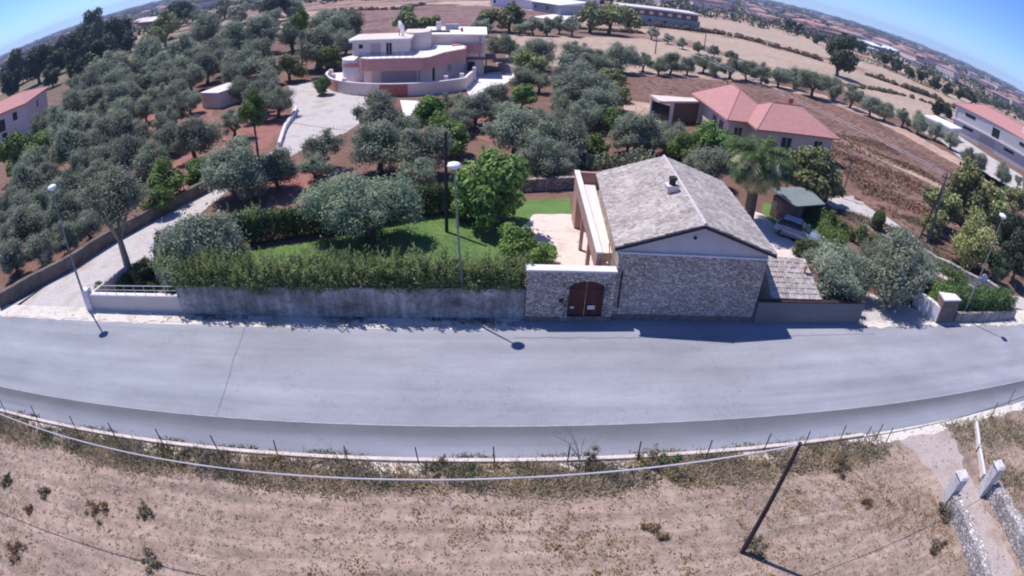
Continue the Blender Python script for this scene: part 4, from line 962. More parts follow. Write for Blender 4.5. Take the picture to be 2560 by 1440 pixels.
pole('utility_pole', G(1760, 128), 6.4, .16, .1, M['pole_grey'], 'far thin pole among the small round olives beyond the bare field', True)
PN = (9.78, 10.65); pole('telephone_pole', PN, 6.0, .11, .07, M['pole_wood'], 'dark wooden telephone pole standing in the dry near field', False)
def cable(name, a, b, sag, r, mat, label):
    a, b = Vector(a), Vector(b); pts = [a.lerp(b, i/40)-Vector((0, 0, 4*sag*(i/40)*(1-i/40))) for i in range(41)]
    mid = a.copy(); m = MB(); m.tube([p-mid for p in pts], r, 6); o = m.build(name, mat); o.location = mid
    return tag(o, label, 'cable', 'overhead cables')
cable('telephone_cable', (9.78, 10.65, 5.92), (-34, 11.2, 7.53), 1.79, .024, M['cable'], 'pale thick telephone cable crossing the near field to the left')
cable('telephone_cable', (9.78, 10.65, 5.9), (48, 13.2, 6.5), 1.1, .016, M['wire'], 'thin dark cable running right from the near telephone pole')
for i, dx in enumerate((-.5, .5)):
    cable('power_line', (PR[0]+dx, PR[1], 7.0), (38+dx*2, 134, 6.3), 1.6, .022, M['cable'], ('left' if i == 0 else 'right')+' power line of the pair from the right lane pole over the ploughed field')
cable('power_line', (PR[0], PR[1], 6.7), (60, 26, 6.5), .8, .018, M['wire'], 'dark power line leaving the right lane pole towards the road')
cable('power_line', (PB[0], PB[1], 7.2), (-18.6, 44.9, 7.0), .7, .014, M['wire'], 'thin dark line from the lawn pole to the slim tree on the drive')

posts = [(20, 1032), (100, 1052), (192, 1078), (293, 1092), (415, 1104), (552, 1122), (697, 1140), (870, 1150), (1048, 1156), (1237, 1162), (1418, 1158), (1593, 1150), (1766, 1142), (1908, 1128), (2008, 1112), (2100, 1100), (2160, 1102), (2188, 1098), (2214, 1108)]
fp = None
names = ['at the far left edge of the picture', 'just right of the far left one', 'above the left bend of the cable', 'fourth from the left end', 'fifth from the left end', 'sixth from the left end', 'seventh from the left end', 'eighth from the left end', 'ninth from the left end', 'tenth from the left, below the road centre', 'beside the bare pale twigs', 'right of the bare pale twigs', 'above the dark scrub mound', 'second left of the telephone pole top', 'just right of the telephone pole top', 'left of the track mouth trio', 'leftmost of three by the track mouth', 'middle of three by the track mouth', 'rightmost of three by the track mouth']
r = random.Random(5)
for i, (px, py) in enumerate(posts):
    x, y = G(px, py); y = max(15.2, min(15.75, y)) if i < 15 else y
    hgt = r.uniform(.95, 1.12)
    m = MB(); m.tube([(0, 0, -.1), (r.uniform(-.1, .02), r.uniform(-.05, .08), hgt)], .028, 6); o = m.build('fence_post', M['rod']); o.location = (x, y, 0)
    tag(o, 'thin rusty fence post '+names[i], 'fence post', 'fence posts between field and road')
rp = [(2475, 1045), (2520, 1010), (2440, 1130)]
for (px, py), lab in zip(rp, ('thin rusty stake right of the track on the verge', 'thin rusty stake at the right picture edge', 'reddish stake beside the white track kerb')):
    x, y = G(px, py); m = MB(); m.tube([(0, 0, -.1), (.12, .1, 1.1)], .03, 6); o = m.build('stake', M['rod']); o.location = (x, y, 0); tag(o, lab, 'stake', 'stakes right of the track')
# road sign by the right lamp
sg = empty('road_sign', (G(2436, 735)[0]-1.2, G(2436, 735)[1]-1.3, 0), -.5); tag(sg, 'small round white and red road sign beside the right street lamp', 'road sign')
MB().tube([(0, 0, 0), (0, 0, 2.6)], .03, 8).build('post', M['lamp_metal'], sg); MB().tube([(0, -.05, 2.3), (0, -.02, 2.3)], .34, 20).build('plate', M['lamp_white'], sg)
MB().tube([(0, -.018, 2.3), (0, -.0, 2.3)], .38, 20).build('rim', M['signred'], sg)

# ------------------------------------------------------------------ parked car
car = empty('parked_car', (25.2, 37.25, 0), math.radians(-40)); tag(car, 'silver blue hatchback parked behind the stone house, half under an olive', 'car')
def loft(sections, mat, name, parent):
    m = MB(); n = len(sections[0]); v = [p for s in sections for p in s]; f = []
    for i in range(len(sections)-1):
        for k2 in range(n): f.append((i*n+k2, i*n+(k2+1) % n, (i+1)*n+(k2+1) % n, (i+1)*n+k2))
    f.append(tuple(range(n-1, -1, -1))); f.append(tuple((len(sections)-1)*n+k2 for k2 in range(n)))
    m.add(v, f); o = m.build(name, mat, parent, True); o.modifiers.new('b', 'BEVEL').width = .03; return o
def section(x, hw, zb, zt, tw): return [(x, -hw, zb), (x, -hw, (zb+zt)*.5), (x, -tw, zt), (x, tw, zt), (x, hw, (zb+zt)*.5), (x, hw, zb)]
loft([section(-2.05, .7, .35, .72, .62), section(-1.9, .84, .25, .95, .74), section(-1.0, .87, .22, 1.0, .80), section(.4, .87, .22, .98, .80), section(1.4, .85, .24, .86, .74), section(1.95, .76, .28, .70, .60), section(2.08, .6, .38, .6, .5)], M['car'], 'body', car)
loft([section(-1.85, .72, .93, 1.0, .66), section(-1.55, .76, .93, 1.36, .60), section(-.9, .78, .93, 1.46, .62), section(.1, .78, .93, 1.43, .60), section(.95, .74, .90, .97, .66)], M['glass'], 'windows', car)
MB().prism([(-1.45, -.56), (.05, -.56), (.05, .56), (-1.45, .56)], 1.44, 1.49, .05).build('roof', M['car'], car)
for sx in (-1.28, 1.28):
    for sy in (-.86, .72):
        wq = MB().tube([(sx, sy, .31), (sx, sy+.16, .31)], .31, 18).build('wheel', M['tyre'], car)
        MB().tube([(sx, sy-.01, .31), (sx, sy+.17, .31)], .18, 12).build('rim', M['lamp_metal'], wq)
for sy in (-.55, .55): MB().box(1.96, 2.06, sy-.16, sy+.16, .52, .66).build('headlight', M['lamp_white'], car)
for sy in (-.6, .6): MB().box(-2.03, -1.95, sy-.12, sy+.12, .66, .86).build('tail_light', M['signred'], car)
for sy in (-.92, .92): MB().box(.5, .66, sy-.07, sy+.07, .95, 1.08).build('mirror', M['car'], car)

# ------------------------------------------------------------------ trees of the olive groves
GO = 'olive trees of the groves'
cluster('o', [(225, 205, 38), (190, 220, 30), (268, 170, 40), (290, 208, 36), (228, 245, 35), (182, 265, 40), (147, 300, 40), (240, 283, 36)], 'nearest the left-edge house', GO)
cluster('o', [(330, 172, 38), (370, 145, 43), (400, 165, 38), (455, 130, 44), (445, 172, 32), (362, 205, 38), (410, 210, 34), (300, 240, 42), (392, 235, 30)], 'in the packed upper left grove', GO)
cluster('o', [(520, 72, 36), (575, 100, 40), (533, 130, 35), (515, 165, 34), (478, 192, 30), (596, 182, 32), (605, 150, 38), (625, 108, 26)], 'behind the small white shed', GO)
cluster('o', [(655, 84, 40), (640, 125, 38), (660, 165, 38), (730, 80, 38), (795, 115, 46), (820, 65, 44), (870, 62, 36), (862, 100, 28)], 'in the grove left of the villa tower', GO)
cluster('o', [(430, 265, 42), (362, 272, 28), (410, 298, 32), (290, 320, 46), (352, 330, 30), (200, 320, 44), (482, 345, 46)], 'in the middle of the left grove', GO)
cluster('o', [(130, 340, 34), (105, 312, 30), (240, 350, 38), (110, 400, 38), (200, 420, 36), (240, 440, 40), (420, 345, 32), (310, 275, 34)], 'filling the lower half of the left grove', GO)
cluster('o', [(120, 500, 42), (190, 510, 38), (85, 562, 40), (60, 520, 36), (12, 560, 36), (120, 440, 34)], 'in the lower left corner rows', GO)
cluster('o', [(470, 250, 28), (440, 232, 28), (330, 238, 32), (255, 275, 28), (415, 185, 30), (560, 150, 30), (490, 150, 30)], 'filling the upper left grove', GO)
cluster('o', [(580, 303, 36), (604, 222, 26), (640, 238, 38), (692, 250, 36), (665, 212, 35), (632, 272, 26)], 'between white shed and villa drive', GO)
cluster('o', [(175, 365, 50), (80, 415, 40), (330, 385, 50), (258, 395, 38), (375, 400, 44)], 'in the lower left grove, far row', GO)
cluster('o', [(155, 470, 46), (65, 455, 46), (150, 535, 48), (220, 560, 34), (45, 570, 48), (30, 500, 38), (95, 620, 42), (28, 640, 40), (165, 590, 36)], 'behind the dark drive wall', GO)
x, y = G(325, 690); t = empty('olive_tree', (x, y, 0)); tag(t, 'tall grey olive on a stout pale trunk at the fork of the drive', 'tree')
m = MB(); m.tube([(0, 0, -.1), (.05, 0, 1.2), (-.1, .1, 2.6), (-.1, .2, 3.6)], [.34, .27, .22, .18], 10)
for a in (.4, 1.9, 3.3, 4.9): m.tube([(-.1, .1, 2.7), (.7*math.cos(a), .7*math.sin(a), 4.0), (1.5*math.cos(a), 1.5*math.sin(a), 5.6)], [.15, .10, .04], 6)
m.build('trunk', M['palebark'], t, True)
c = put('crown', VAR['olive'][2], t, (-.5, .9, 5.6)); c.scale = (3.0, 2.8, 2.5)
cluster('o', [(580, 415, 66), (690, 415, 46), (625, 455, 40)], 'round the slim pole tree above the drive', GO, adj='sparse grey')
cluster('o', [(800, 366, 48), (785, 412, 36), (940, 285, 54), (945, 360, 60), (1050, 370, 60), (1010, 320, 34), (1045, 430, 40)], 'between villa drive and lawn', GO)
cluster('o', [(1135, 258, 36), (1190, 270, 40), (1240, 245, 42), (1255, 282, 32), (1140, 300, 30)], 'just before the villa yard', GO)
cluster('o', [(1305, 195, 28), (1350, 197, 28), (1420, 175, 46), (1420, 228, 42), (1485, 230, 42), (1500, 262, 40), (1405, 258, 30), (1460, 285, 34), (1445, 195, 30)], 'right of the villa pergola', GO)
cluster('o', [(1350, 132, 36), (1310, 140, 26), (1440, 132, 32), (1495, 144, 24), (1555, 140, 32), (1475, 160, 30), (1525, 168, 28), (1255, 112, 30), (1275, 120, 20)], 'along the near edge of the wide bare field', GO)
cluster('o', [(1285, 325, 58), (1340, 300, 32), (1400, 335, 54), (1355, 352, 52), (1440, 345, 36), (1340, 395, 50), (1395, 400, 40)], 'in the dense clump above the lawn', GO)
cluster('o', [(1597, 330, 46), (1680, 338, 36), (1570, 345, 32), (1640, 355, 30)], 'left of the pink-roofed house', GO)
cluster('o', [(1780, 412, 44), (1740, 405, 30)], 'just behind the stone house roof', GO)
row = [(1500, 148, 16), (1610, 152, 24), (1650, 165, 20), (1678, 158, 24), (1720, 165, 20), (1760, 157, 22), (1792, 167, 22), (1830, 167, 26), (1870, 174, 24)]
cluster('o', [(x, y-2, q) for x, y, q in row], 'in the row beyond the red field, left part', GO)
cluster('o', [(1905, 182, 24), (1950, 188, 24), (1990, 192, 24), (2035, 202, 32), (2085, 220, 24), (2130, 237, 26), (2180, 262, 24), (2215, 275, 22)], 'in the row beyond the red field, middle', GO)
cluster('o', [(2260, 290, 22), (2300, 305, 24), (2340, 325, 20), (2380, 350, 18), (2420, 388, 20), (2450, 402, 18), (2510, 432, 22), (2548, 452, 14)], 'in the row before the two-storey house', GO)
cluster('o', [(1630, 82, 14), (1670, 95, 12), (1708, 108, 12), (1748, 118, 14), (1785, 128, 12), (1830, 142, 13)], 'in the sparse far row of small round trees', 'small round far olives', var='olivefar')
cluster('o', [(560, 20, 22), (590, 30, 22), (600, 45, 16), (680, 45, 22), (495, 38, 16), (470, 22, 20), (735, 22, 20)], 'in the strip fields at the top left', GO, var='olivefar')
cluster('o', [(498, 612, 80), (445, 615, 56), (568, 600, 52), (462, 668, 54), (535, 655, 48)], 'at the hedge corner by the planter', 'garden olives at the corner', adj='bushy silver-green')
cluster('o', [(2095, 685, 68), (2050, 660, 40), (2140, 690, 46)], 'over the right driveway', GO, adj='wide silver-green')
cluster('o', [(2250, 665, 76), (2200, 640, 44), (2300, 680, 46)], 'between right driveway and lane', GO, adj='wide silver-green')
# the big garden olive: a crown of its own, broad, on a thick short trunk
x, y = G(925, 603); t = empty('olive_tree', (x, y, 0)); tag(t, 'broad old silver-green olive spreading over the lawn, its shadow on the grass', 'tree')
r = random.Random(12); cs = []; rs = []
for i in range(34):
    a = r.uniform(0, 6.28); q = math.sqrt(r.uniform(0.02, 1)); hx = 3.5*q*math.cos(a); hy = 2.2*q*math.sin(a)
    cs.append((hx-.5, hy, 2.9+1.25*(1-q*q)+r.uniform(-.9, .2))); rs.append(r.uniform(.75, 1.2))
put('crown', leaf_mesh('crown', cs, rs, 34000, .12, .045, 5, M['olive2'], .85, shell=.3, jag=1.1), t)
m = MB(); m.tube([(0, 0, -.1), (.1, 0, .7), (0, 0, 1.3)], [.42, .34, .3], 10)
for a in (0.2, 1.4, 2.5, 3.6, 4.8, 5.7): m.tube([(0, 0, 1.1), (1.0*math.cos(a), .8*math.sin(a), 2.1), (2.4*math.cos(a)-.3, 1.6*math.sin(a), 3.2)], [.2, .13, .05], 6)
m.build('trunk', M['bark'], t, True)
# broad green tree by the courtyard
tree('laurel_tree', 'green', 1222, 470, 70, 'dense bright green tree between the middle street lamp and the courtyard', ratio=1.05, zs=1.15)
tree('laurel_tree', 'green', 1175, 500, 40, 'low leafy green shoot mass left under the dense bright green tree', ratio=.8)
tree('citrus_shrub', 'lime', 1290, 612, 46, 'bright lime green shrub behind the gate wall, right end of the hedge', 'shrub', trunks=None, ratio=.7)
tree('citrus_shrub', 'lime', 1345, 640, 34, 'smaller lime green shrub leaning over the courtyard edge', 'shrub', trunks=None, ratio=.6)
# green trees in the groves
for px, py, rp, lab in ((45, 385, 46, 'green citrus tree with pale blossoms below the left-edge house'), (100, 360, 30, 'smaller green citrus tree right below the left-edge house'), (408, 455, 42, 'dark green fig tree beside the dark drive wall'), (398, 500, 32, 'second dark green bush hugging the drive wall'),
                        (495, 432, 30, 'small round blue-green shrub on the bare red corner'), (1070, 285, 38, 'green citrus tree before the right end of the villa terrace'), (1090, 310, 26, 'low green citrus bush under the villa terrace citrus'), (1135, 345, 36, 'leafy green bush left of the dense olive clump'), (1305, 238, 28, 'bright green citrus among the olives below the villa yard'),
                        (820, 145, 28, 'green citrus tree touching the villa from the left'), (1530, 300, 24, 'small dark green bush among the right middle olives'), (1485, 365, 28, 'green bush just above the prickly pears'), (1780, 350, 40, 'green shrub mass under the pink roof eaves'), (1700, 372, 28, 'low green bush behind the stone house ridge'),
                        (1735, 330+40, 26, 'rounded green bush beside the pink-roofed house wall'), (1835, 385, 34, 'green bush left of the palm crown'), (2350, 745, 30, 'green bush behind the right road hedge')):
    tree('fruit_tree', 'green', px, py, rp, lab, 'tree' if 'tree' in lab else 'shrub', 'green trees and bushes', ratio=.9)
for px, py, rp, lab in ((722, 165, 30, 'dull yellow-green tree left of the villa bay'), (1322, 160, 30, 'yellow-green tree just right of the pergola'), (1525, 205, 34, 'yellow-green tree at the right end of the villa olives'), (1540, 238, 30, 'lower yellow-green tree at the right end of the villa olives'), (1505, 375, 22, 'yellow-green bush near the prickly pears'),
                        (2022, 425, 60, 'large olive-green tree between the palm and the lane'), (1968, 405, 30, 'olive-green tree touching the palm on its right'), (2072, 462, 34, 'low olive-green tree over the garden shed'), (2425, 475, 62, 'tall yellow-green tree behind the right lane pole'), (2365, 520, 44, 'yellow-green tree left of the right lane pole'), (2480, 520, 48, 'yellow-green tree right of the tall yellow-green one'), (2540, 500, 36, 'yellow-green tree at the right picture edge'), (2330, 560, 26, 'low yellow-green bush at the field corner by the lane')):
    tree('leafy_tree', 'yellow', px, py, rp, lab, 'tree' if 'tree' in lab else 'shrub', 'yellow-green trees', ratio=.95)
tree('leafy_tree', 'pale', 2435, 605, 50, 'round pale lime tree with bare lower twigs beside the right lane', ratio=.9)
for px, py, rp, lab in ((2530, 590, 32, 'dark spiky cypress behind the right street lamp'), (2552, 640, 34, 'dark cypress at the right picture edge'), (2500, 650, 28, 'dark cypress just right of the round sign')):
    tree('cypress', 'pine', px, py, rp, lab, group='dark cypresses at the right', ratio=1.5, zs=1.5)
# dark pines, upper left
for px, py, rp, lab in ((160, 128, 34, 'dark pine between the left-edge roof and the tallest'), (30, 205, 30, 'low dark tree behind the left-edge house roof'), (40, 170, 42, 'black-green pine at the left picture edge'), (95, 165, 42, 'black-green pine above the left-edge house roof'), (140, 150, 36, 'black-green pine over the left-edge house ridge'), (130, 188, 28, 'low dark pine touching the left-edge house corner'), (200, 130, 40, 'broad dark pine left of the tallest one'), (190, 165, 36, 'dark pine below the broad dark pine'), (245, 150, 40, 'dark pine below the tallest one'),
                        (235, 70, 44, 'tallest dark pine against the sky'), (215, 100, 34, 'dark pine in the gap left of the tallest'), (290, 85, 42, 'dark pine right of the tallest one'), (325, 60+45, 24, 'small dark pine before the dark barn'), (270, 120, 30, 'dark pine in the centre of the pine stand')):
    tree('pine_tree', 'pine', px, py, rp*.80, lab, group='dark pines at upper left', ratio=.92, zs=1.15)
for px, py, rp, lab in ((412, 68, 36, 'mid green carob tree beside the dark barn'), (388, 92, 26, 'lower green carob at the foot of the dark barn'), (445, 34, 24, 'dark carob above the strip field'), (690, 14, 28, 'dark tree at the top edge above the orchard strip'), (725, 18, 20, 'dark tree at the top edge, just right of its neighbour')):
    tree('carob_tree', 'yellow' if px < 420 else 'pine', px, py, rp, lab, group='carob trees at the top', ratio=1.0)
tree('carob_tree', 'pine', 2100, 140, 35, 'big dark round tree standing alone in the far bare fields', ratio=1.05)
for px, py, rp, lab in ((1020, 48, 32, 'yellow-green tree behind the satellite dish'), (1068, 58, 24, 'yellow-green tree behind the villa chimney'), (1225, 42, 28, 'yellow-green field tree above the right villa wing'), (1275, 42, 30, 'second yellow-green field tree right of the villa wing'), (1205, 66, 20, 'dark low tree at the corner of the villa wing'), (1478, 38, 34, 'large yellow-green tree before the white farmhouse'), (1525, 40, 36, 'largest yellow-green tree left of the farm shed'), (1575, 44, 26, 'yellow-green tree touching the farm shed')):
    tree('field_tree', 'yellowfar' if rp > 21 else 'olivefar', px, py, rp, lab, group='field trees at the top')
cluster('o', [(1335, 62, 20), (1368, 66, 18), (1400, 62, 18), (1432, 66, 20), (1300, 70, 14)], 'in the thin top row before the white yard', 'thin trees before the white yard', var='olivefar', noun='tree', name='field_tree', adj='brownish')
cluster('o', [(2215, 150, 14), (2245, 162, 14), (2275, 178, 14), (2305, 192, 14), (2340, 206, 14), (2370, 222, 14), (2400, 232, 13), (2430, 242, 13)], 'in the far dark row under the horizon town', 'far dark row', var='pinefar', noun='tree', name='field_tree', adj='dark')
cluster('o', [(2045, 75+20, 12), (2110, 98, 16), (2135, 106, 16), (2155, 116, 14), (1975, 62, 12), (2000, 70, 12)], 'above the lone big tree near the orange roof', 'far trees by the orange roof', var='pinefar', noun='tree', name='field_tree', adj='dark')
cluster('o', [(2345, 268, 16), (2370, 275, 14)], 'left of the two-storey house gable', 'bushes by the grey house', var='pinefar', noun='tree', name='field_tree', adj='brown-green')

# slim trees on bare trunks
def slim(px, py, h, label, crown_r, key):
    x, y = G(px, py); t = empty('slim_tree', (x, y, 0)); tag(t, label, 'tree')
    MB().tube([(0, 0, -.1), (.1, 0, h*.5), (.05, .05, h*.95)], [.16, .12, .07], 8).build('trunk', M['bark'], t, True)
    c = put('crown', VAR[key][0], t, (0.05, .05, h)); c.scale = (crown_r, crown_r, crown_r*1.5); return t
slim(655, 478, 7.2, 'slim tree with a green tuft crown on a bare dark stem above the drive', 1.25, 'green')
slim(757, 192, 10.0, 'very tall slim tree with a small crown left of the villa', 1.7, 'green')

# ------------------------------------------------------------------ palm
x, y = G(1866, 556); palm = empty('palm_tree', (x, y, 0)); tag(palm, 'thick-trunked palm with green top fronds and a skirt of dead yellow ones', 'tree')
m = MB(); m.tube([(0, 0, -.1), (.05, 0, 1.2), (0, 0, 3.2), (0, 0, 4.7), (0, 0, 5.5)], [.55, .46, .42, .62, .3], 14); m.build('trunk', M['bark'], palm)
def fronds(n, e0, e1, L, seed, mat, name, droop):
    r = random.Random(seed); V_ = []
    for i in range(n):
        a = r.uniform(0, 2*PI); e = r.uniform(e0, e1); l = L*r.uniform(.8, 1.1); dirh = Vector((math.cos(a), math.sin(a), 0)); sd = Vector((-math.sin(a), math.cos(a), 0))
        p = Vector((0, 0, 5.3)); ang = e; prev = p
        K_ = 16
        for k2 in range(K_):
            st = l/K_; q = prev+(dirh*math.cos(ang)+Vector((0, 0, math.sin(ang))))*st; ang -= droop/K_*(1+.5*r.random())
            wv = .05
            V_ += [prev-sd*.03, prev+sd*.03, q+sd*.03, q-sd*.03]
            ll = .75*math.sin(PI*(k2+1.5)/(K_+2))+.08
            for sgn in (-1, 1):
                for o_ in (0, .5):
                    b = prev.lerp(q, o_); tip = b+sd*sgn*ll*r.uniform(.7, 1)+(q-prev).normalized()*ll*.55+Vector((0, 0, -ll*.45*r.uniform(.4, 1.2)))
                    w_ = (q-prev).normalized()*wv
                    V_ += [b-w_, b+w_, tip+w_*.3, tip-w_*.3]
            prev = q
    put(name, quads(name, [tuple(v_) for v_ in V_], mat), palm)
fronds(54, .30, 1.45, 3.7, 1, M['palmgreen'], 'green_fronds', 1.5)
fronds(140, -.9, 1.15, 3.0, 2, M['palmdead'], 'dead_fronds', 1.7)

# ------------------------------------------------------------------ hedges
def hedge(name, pts, th, h, n, mat, label, shoots=0, L=.10, W=.05, lump=.35, cat='hedge', seed=1, z0=0.0, solid=False):
    """A hedge as a mass of leaf-sized faces around a core; shoots stick out of its top."""
    P = resample(pts, .55); r = random.Random(seed); cs = []; rs = []
    p0 = Vector((*P[len(P)//2], 0))
    nrow = max(1, int(th/.9))
    for i, (x, y) in enumerate(P):
        a = Vector(P[max(i-1, 0)]); b = Vector(P[min(i+1, len(P)-1)]); t = (b-a).normalized(); m_ = Vector((-t.y, t.x))
        hh = h*r.uniform(.80, 1.18)
        for j in range(nrow):
            o = m_*((j+.5)/nrow-.5)*th
            if solid: hh = h
            for z in np.arange(.35, hh, .62 if not solid else .45):
                cs.append((x+o.x+r.uniform(-.1, .1)-p0.x, y+o.y+r.uniform(-.1, .1)-p0.y, z0+min(z, hh-.25)+r.uniform(-.08, .08))); rs.append(r.uniform(.34, .34+lump*.5) if not solid else .50)
    V_ = []
    if shoots:
        for i in range(shoots):
            x, y = r.choice(P); o_ = Vector((x+r.uniform(-th/2, th/2)-p0.x, y+r.uniform(-th/2, th/2)-p0.y, z0+h*.85)); hh = r.uniform(.35, 1.3)
            ax = Vector((r.uniform(-.2, .2), r.uniform(-.2, .2), 1)).normalized()
            for k2 in range(int(16*hh)):
                b = o_+ax*(hh*k2/(16*hh)); a = r.uniform(0, 6.28); dr = Vector((math.cos(a)*.8, math.sin(a)*.8, .7))*.18; sd = Vector((-math.sin(a), math.cos(a), 0))*.028
                V_ += [b-sd, b+sd, b+dr+sd*.4, b+dr-sd*.4]
    me = leaf_mesh(name, cs, rs, n, L, W, seed, mat, 1.0, shell=.55, jag=1.3 if shoots else .7, extra=V_)
    o = put(name, me, None, tuple(p0)); return tag(o, label, cat)
hedge('oleander_hedge', [(-17.4, 26.95), (-10, 26.85), (-3, 26.85), (2.2, 26.85)], 1.8, .95, 66000, M['oleander'], 'long shaggy oleander hedge on top of the grey garden wall', 620, .095, .036, seed=4, z0=1.75)
hedge('corner_shrub', [(-19.6, 28.6), (-18.4, 27.4)], 1.6, 2.5, 9000, M['oleander'], 'shaggy shrub at the left end of the oleander hedge above the planter', 60, .09, .04, cat='shrub', seed=6)
hedge('clipped_hedge', [(-22.0, 32.6), (-16.7, 34.9), (-11.5, 36.6), (-5.2, 39.4), (-2.0, 40.3), (0.6, 41.2)], 1.5, 2.2, 76000, M['hedge'], 'dark clipped hedge along the back of the lawn', 0, .075, .045, .15, seed=5, solid=True)
hedge('right_hedge', [(26.5, 43.5), (28.2, 41.2), (30, 38.8), (31.3, 36.6), (32.3, 34.4), (33.6, 32.6)], 1.7, 1.5, 20000, M['hedge'], 'rounded green hedge between the shed and the right lane', 0, .08, .05, .5, seed=7)
hedge('road_hedge', [(34.2, 26.4), (37.5, 26.2), (42.5, 26.0)], 1.9, 1.9, 20000, M['hedge'], 'thick green hedge above the low wall at the right end of the road', 40, .09, .05, .5, seed=8)
hedge('drive_hedge', [(29.4, 28.6), (31.4, 28.2), (33.4, 27.4), (35.5, 28.6), (38, 29)], 1.5, 1.5, 16000, M['hedge'], 'green shrub border on the right side of the right driveway', 20, .09, .05, .5, seed=9)
hedge('house_shrubs', [(17.6, 29.8), (20.5, 30), (22.6, 31)], 1.4, 1.2, 9000, M['hedge'], 'dark shrubs in the shade right of the stone house', 0, .08, .05, .4, cat='shrubs', seed=10)
hedge('car_shrubs', [(23.6, 34.4), (25.6, 33.6), (27.2, 33.0)], 1.6, 1.5, 12000, M['hedge'], 'thick green shrubs between the parked car and the driveway olives', 20, .08, .05, .5, cat='shrubs', seed=19)
hedge('car_shrubs', [(27.6, 36.0), (28.2, 38.2)], 1.2, 1.3, 7000, M['lime'], 'yellow-green shrubs right of the parked car', 10, .08, .05, .5, cat='shrubs', seed=20)
hedge('house_shrubs', [(21.2, 26.6), (23.2, 26.6)], 1.4, 1.8, 7000, M['hedge'], 'green shrubs behind the grey boundary wall', 10, .08, .05, .4, cat='shrubs', seed=14)
hedge('lane_shrubs', [(35.6, 36.6), (37.6, 33.4), (40.3, 31.2)], .9, .8, 7000, M['oleander'], 'scrubby low plants along the broken stone wall by the lane', 10, .08, .04, .4, cat='shrubs', seed=15)
hedge('grey_shrubs', [(-18.4, 36.4), (-16.6, 38.2)], 1.5, 1.3, 7000, M['oleander'], 'low grey-green shrubs behind the left end of the clipped hedge', 10, .08, .04, .4, cat='shrubs', seed=16)
tree('round_bush', 'lime', 2090, 603, 26, 'yellow-green round bush beside the silver blue car', 'shrub', trunks=None, ratio=.75)
x, y = G(2190, 574); b_ = empty('topiary_bush', (x, y, 0)); tag(b_, 'dark egg-shaped clipped bush standing alone on the lane', 'shrub')
put('foliage', leaf_mesh('foliage', [(0, 0, .55), (0, 0, 1.1), (0, 0, 1.5)], [.62, .66, .48], 7000, .06, .04, 3, M['hedge'], 1.0, shell=.8), b_)
tree('round_bush', 'hedge', 360, 678, 30, 'dark round bush turning red on one side in the planter', 'shrub', trunks=None, ratio=.9)
tree('round_bush', 'red', 378, 690, 16, 'reddish bush touching the dark round one in the planter', 'shrub', trunks=None, ratio=.9)
tree('round_bush', 'hedge', 810, 214, 20, 'dark round bush at the villa stairs', 'shrub', trunks=None, ratio=.8)
for px, py, rp, lab in ((245, 718, 12, 'small potted plant at the left end of the planter'), (305, 712, 14, 'flowering grey-green plant in the middle of the planter'), (375, 715, 13, 'small plant below the dark round bush'), (325, 690, 14, 'green tuft at the foot of the big drive olive')):
    tree('planter_plant', 'hedge', px, py, rp, lab, 'plant', 'plants in the planter', trunks=None, ratio=.8)
for px, py, rp, lab in ((1480, 402, 18, 'leftmost prickly pear behind the terrace'), (1522, 400, 22, 'second prickly pear behind the terrace'), (1565, 398, 24, 'biggest pale prickly pear behind the stone house'), (1605, 388, 24, 'prickly pear just left of the stone house ridge'), (1690, 370, 20, 'pale prickly pear right behind the ridge end')):
    x, y, rm = ground_tree(px, py, rp, .7); t = empty('prickly_pear', (x, y, 0)); tag(t, lab, 'cactus', 'prickly pears behind the stone house')
    r = random.Random(px); V_ = []; m = MB()
    for i in range(70):
        a = r.uniform(0, 6.28); q = rm*math.sqrt(r.random()); c_ = Vector((q*math.cos(a), q*math.sin(a)*.8, r.uniform(.15, 1.5*rm*(1-.4*q/rm)))); u_ = Vector((r.uniform(-1, 1), r.uniform(-1, 1), r.uniform(-.3, .3))).normalized(); w_ = u_.cross(Vector((0, 0, 1))).normalized(); v2 = u_.cross(w_)
        s_ = r.uniform(.13, .24); m.tube([(0, 0, 0), c_*.6, c_], .03, 4); n0 = [c_+w_*s_*.75*math.cos(k2*PI/4)+v2*s_*math.sin(k2*PI/4)+u_*.025 for k2 in range(8)]; n1 = [p-u_*.05 for p in n0]
        m.add(n0+n1, [tuple(range(8)), tuple(range(15, 7, -1))]+[(k2, (k2+1) % 8, 8+(k2+1) % 8, 8+k2) for k2 in range(8)])
    m.build('pads', M['cactus'], t)

# hedgerows and field walls far off
def hedgerow(px_pts, n, label, seed, h=1.0, mat='weed', th=1.2):
    pts = [G(*p) for p in px_pts]; L_ = sum((Vector(a)-Vector(b)).length for a, b in zip(pts, pts[1:]))
    P = resample(pts, 1.6); r = random.Random(seed); p0 = Vector((*P[len(P)//2], 0)); cs = []; rs = []
    for x, y in P:
        if r.random() < .88: q = r.uniform(.5, 1.1)*h; cs.append((x-p0.x+r.uniform(-.5, .5), y-p0.y+r.uniform(-.5, .5), q*.45)); rs.append((max(1.0, q), max(1.0, q)*.8, q*.8))
    o = put('hedgerow', leaf_mesh('hedgerow', cs, rs, n, .30, .2, seed, M[mat], shell=.6), None, tuple(p0)); return tag(o, label, 'hedgerow', 'scrubby lines between the far fields')
hedgerow([(1600, 64), (1700, 74), (1825, 90), (1950, 122), (2050, 152)], 9000, 'long scrubby line from the farm shed to the lone big tree', 1, 1.6)
hedgerow([(2144, 182), (2210, 203), (2275, 226), (2340, 248), (2387, 272)], 6000, 'scrubby line from the lone big tree to the grey house', 2, 1.6)
hedgerow([(1769, 24), (1860, 44), (1980, 74), (2076, 110)], 7000, 'topmost scrubby line left of the lone big tree', 3, 1.5)
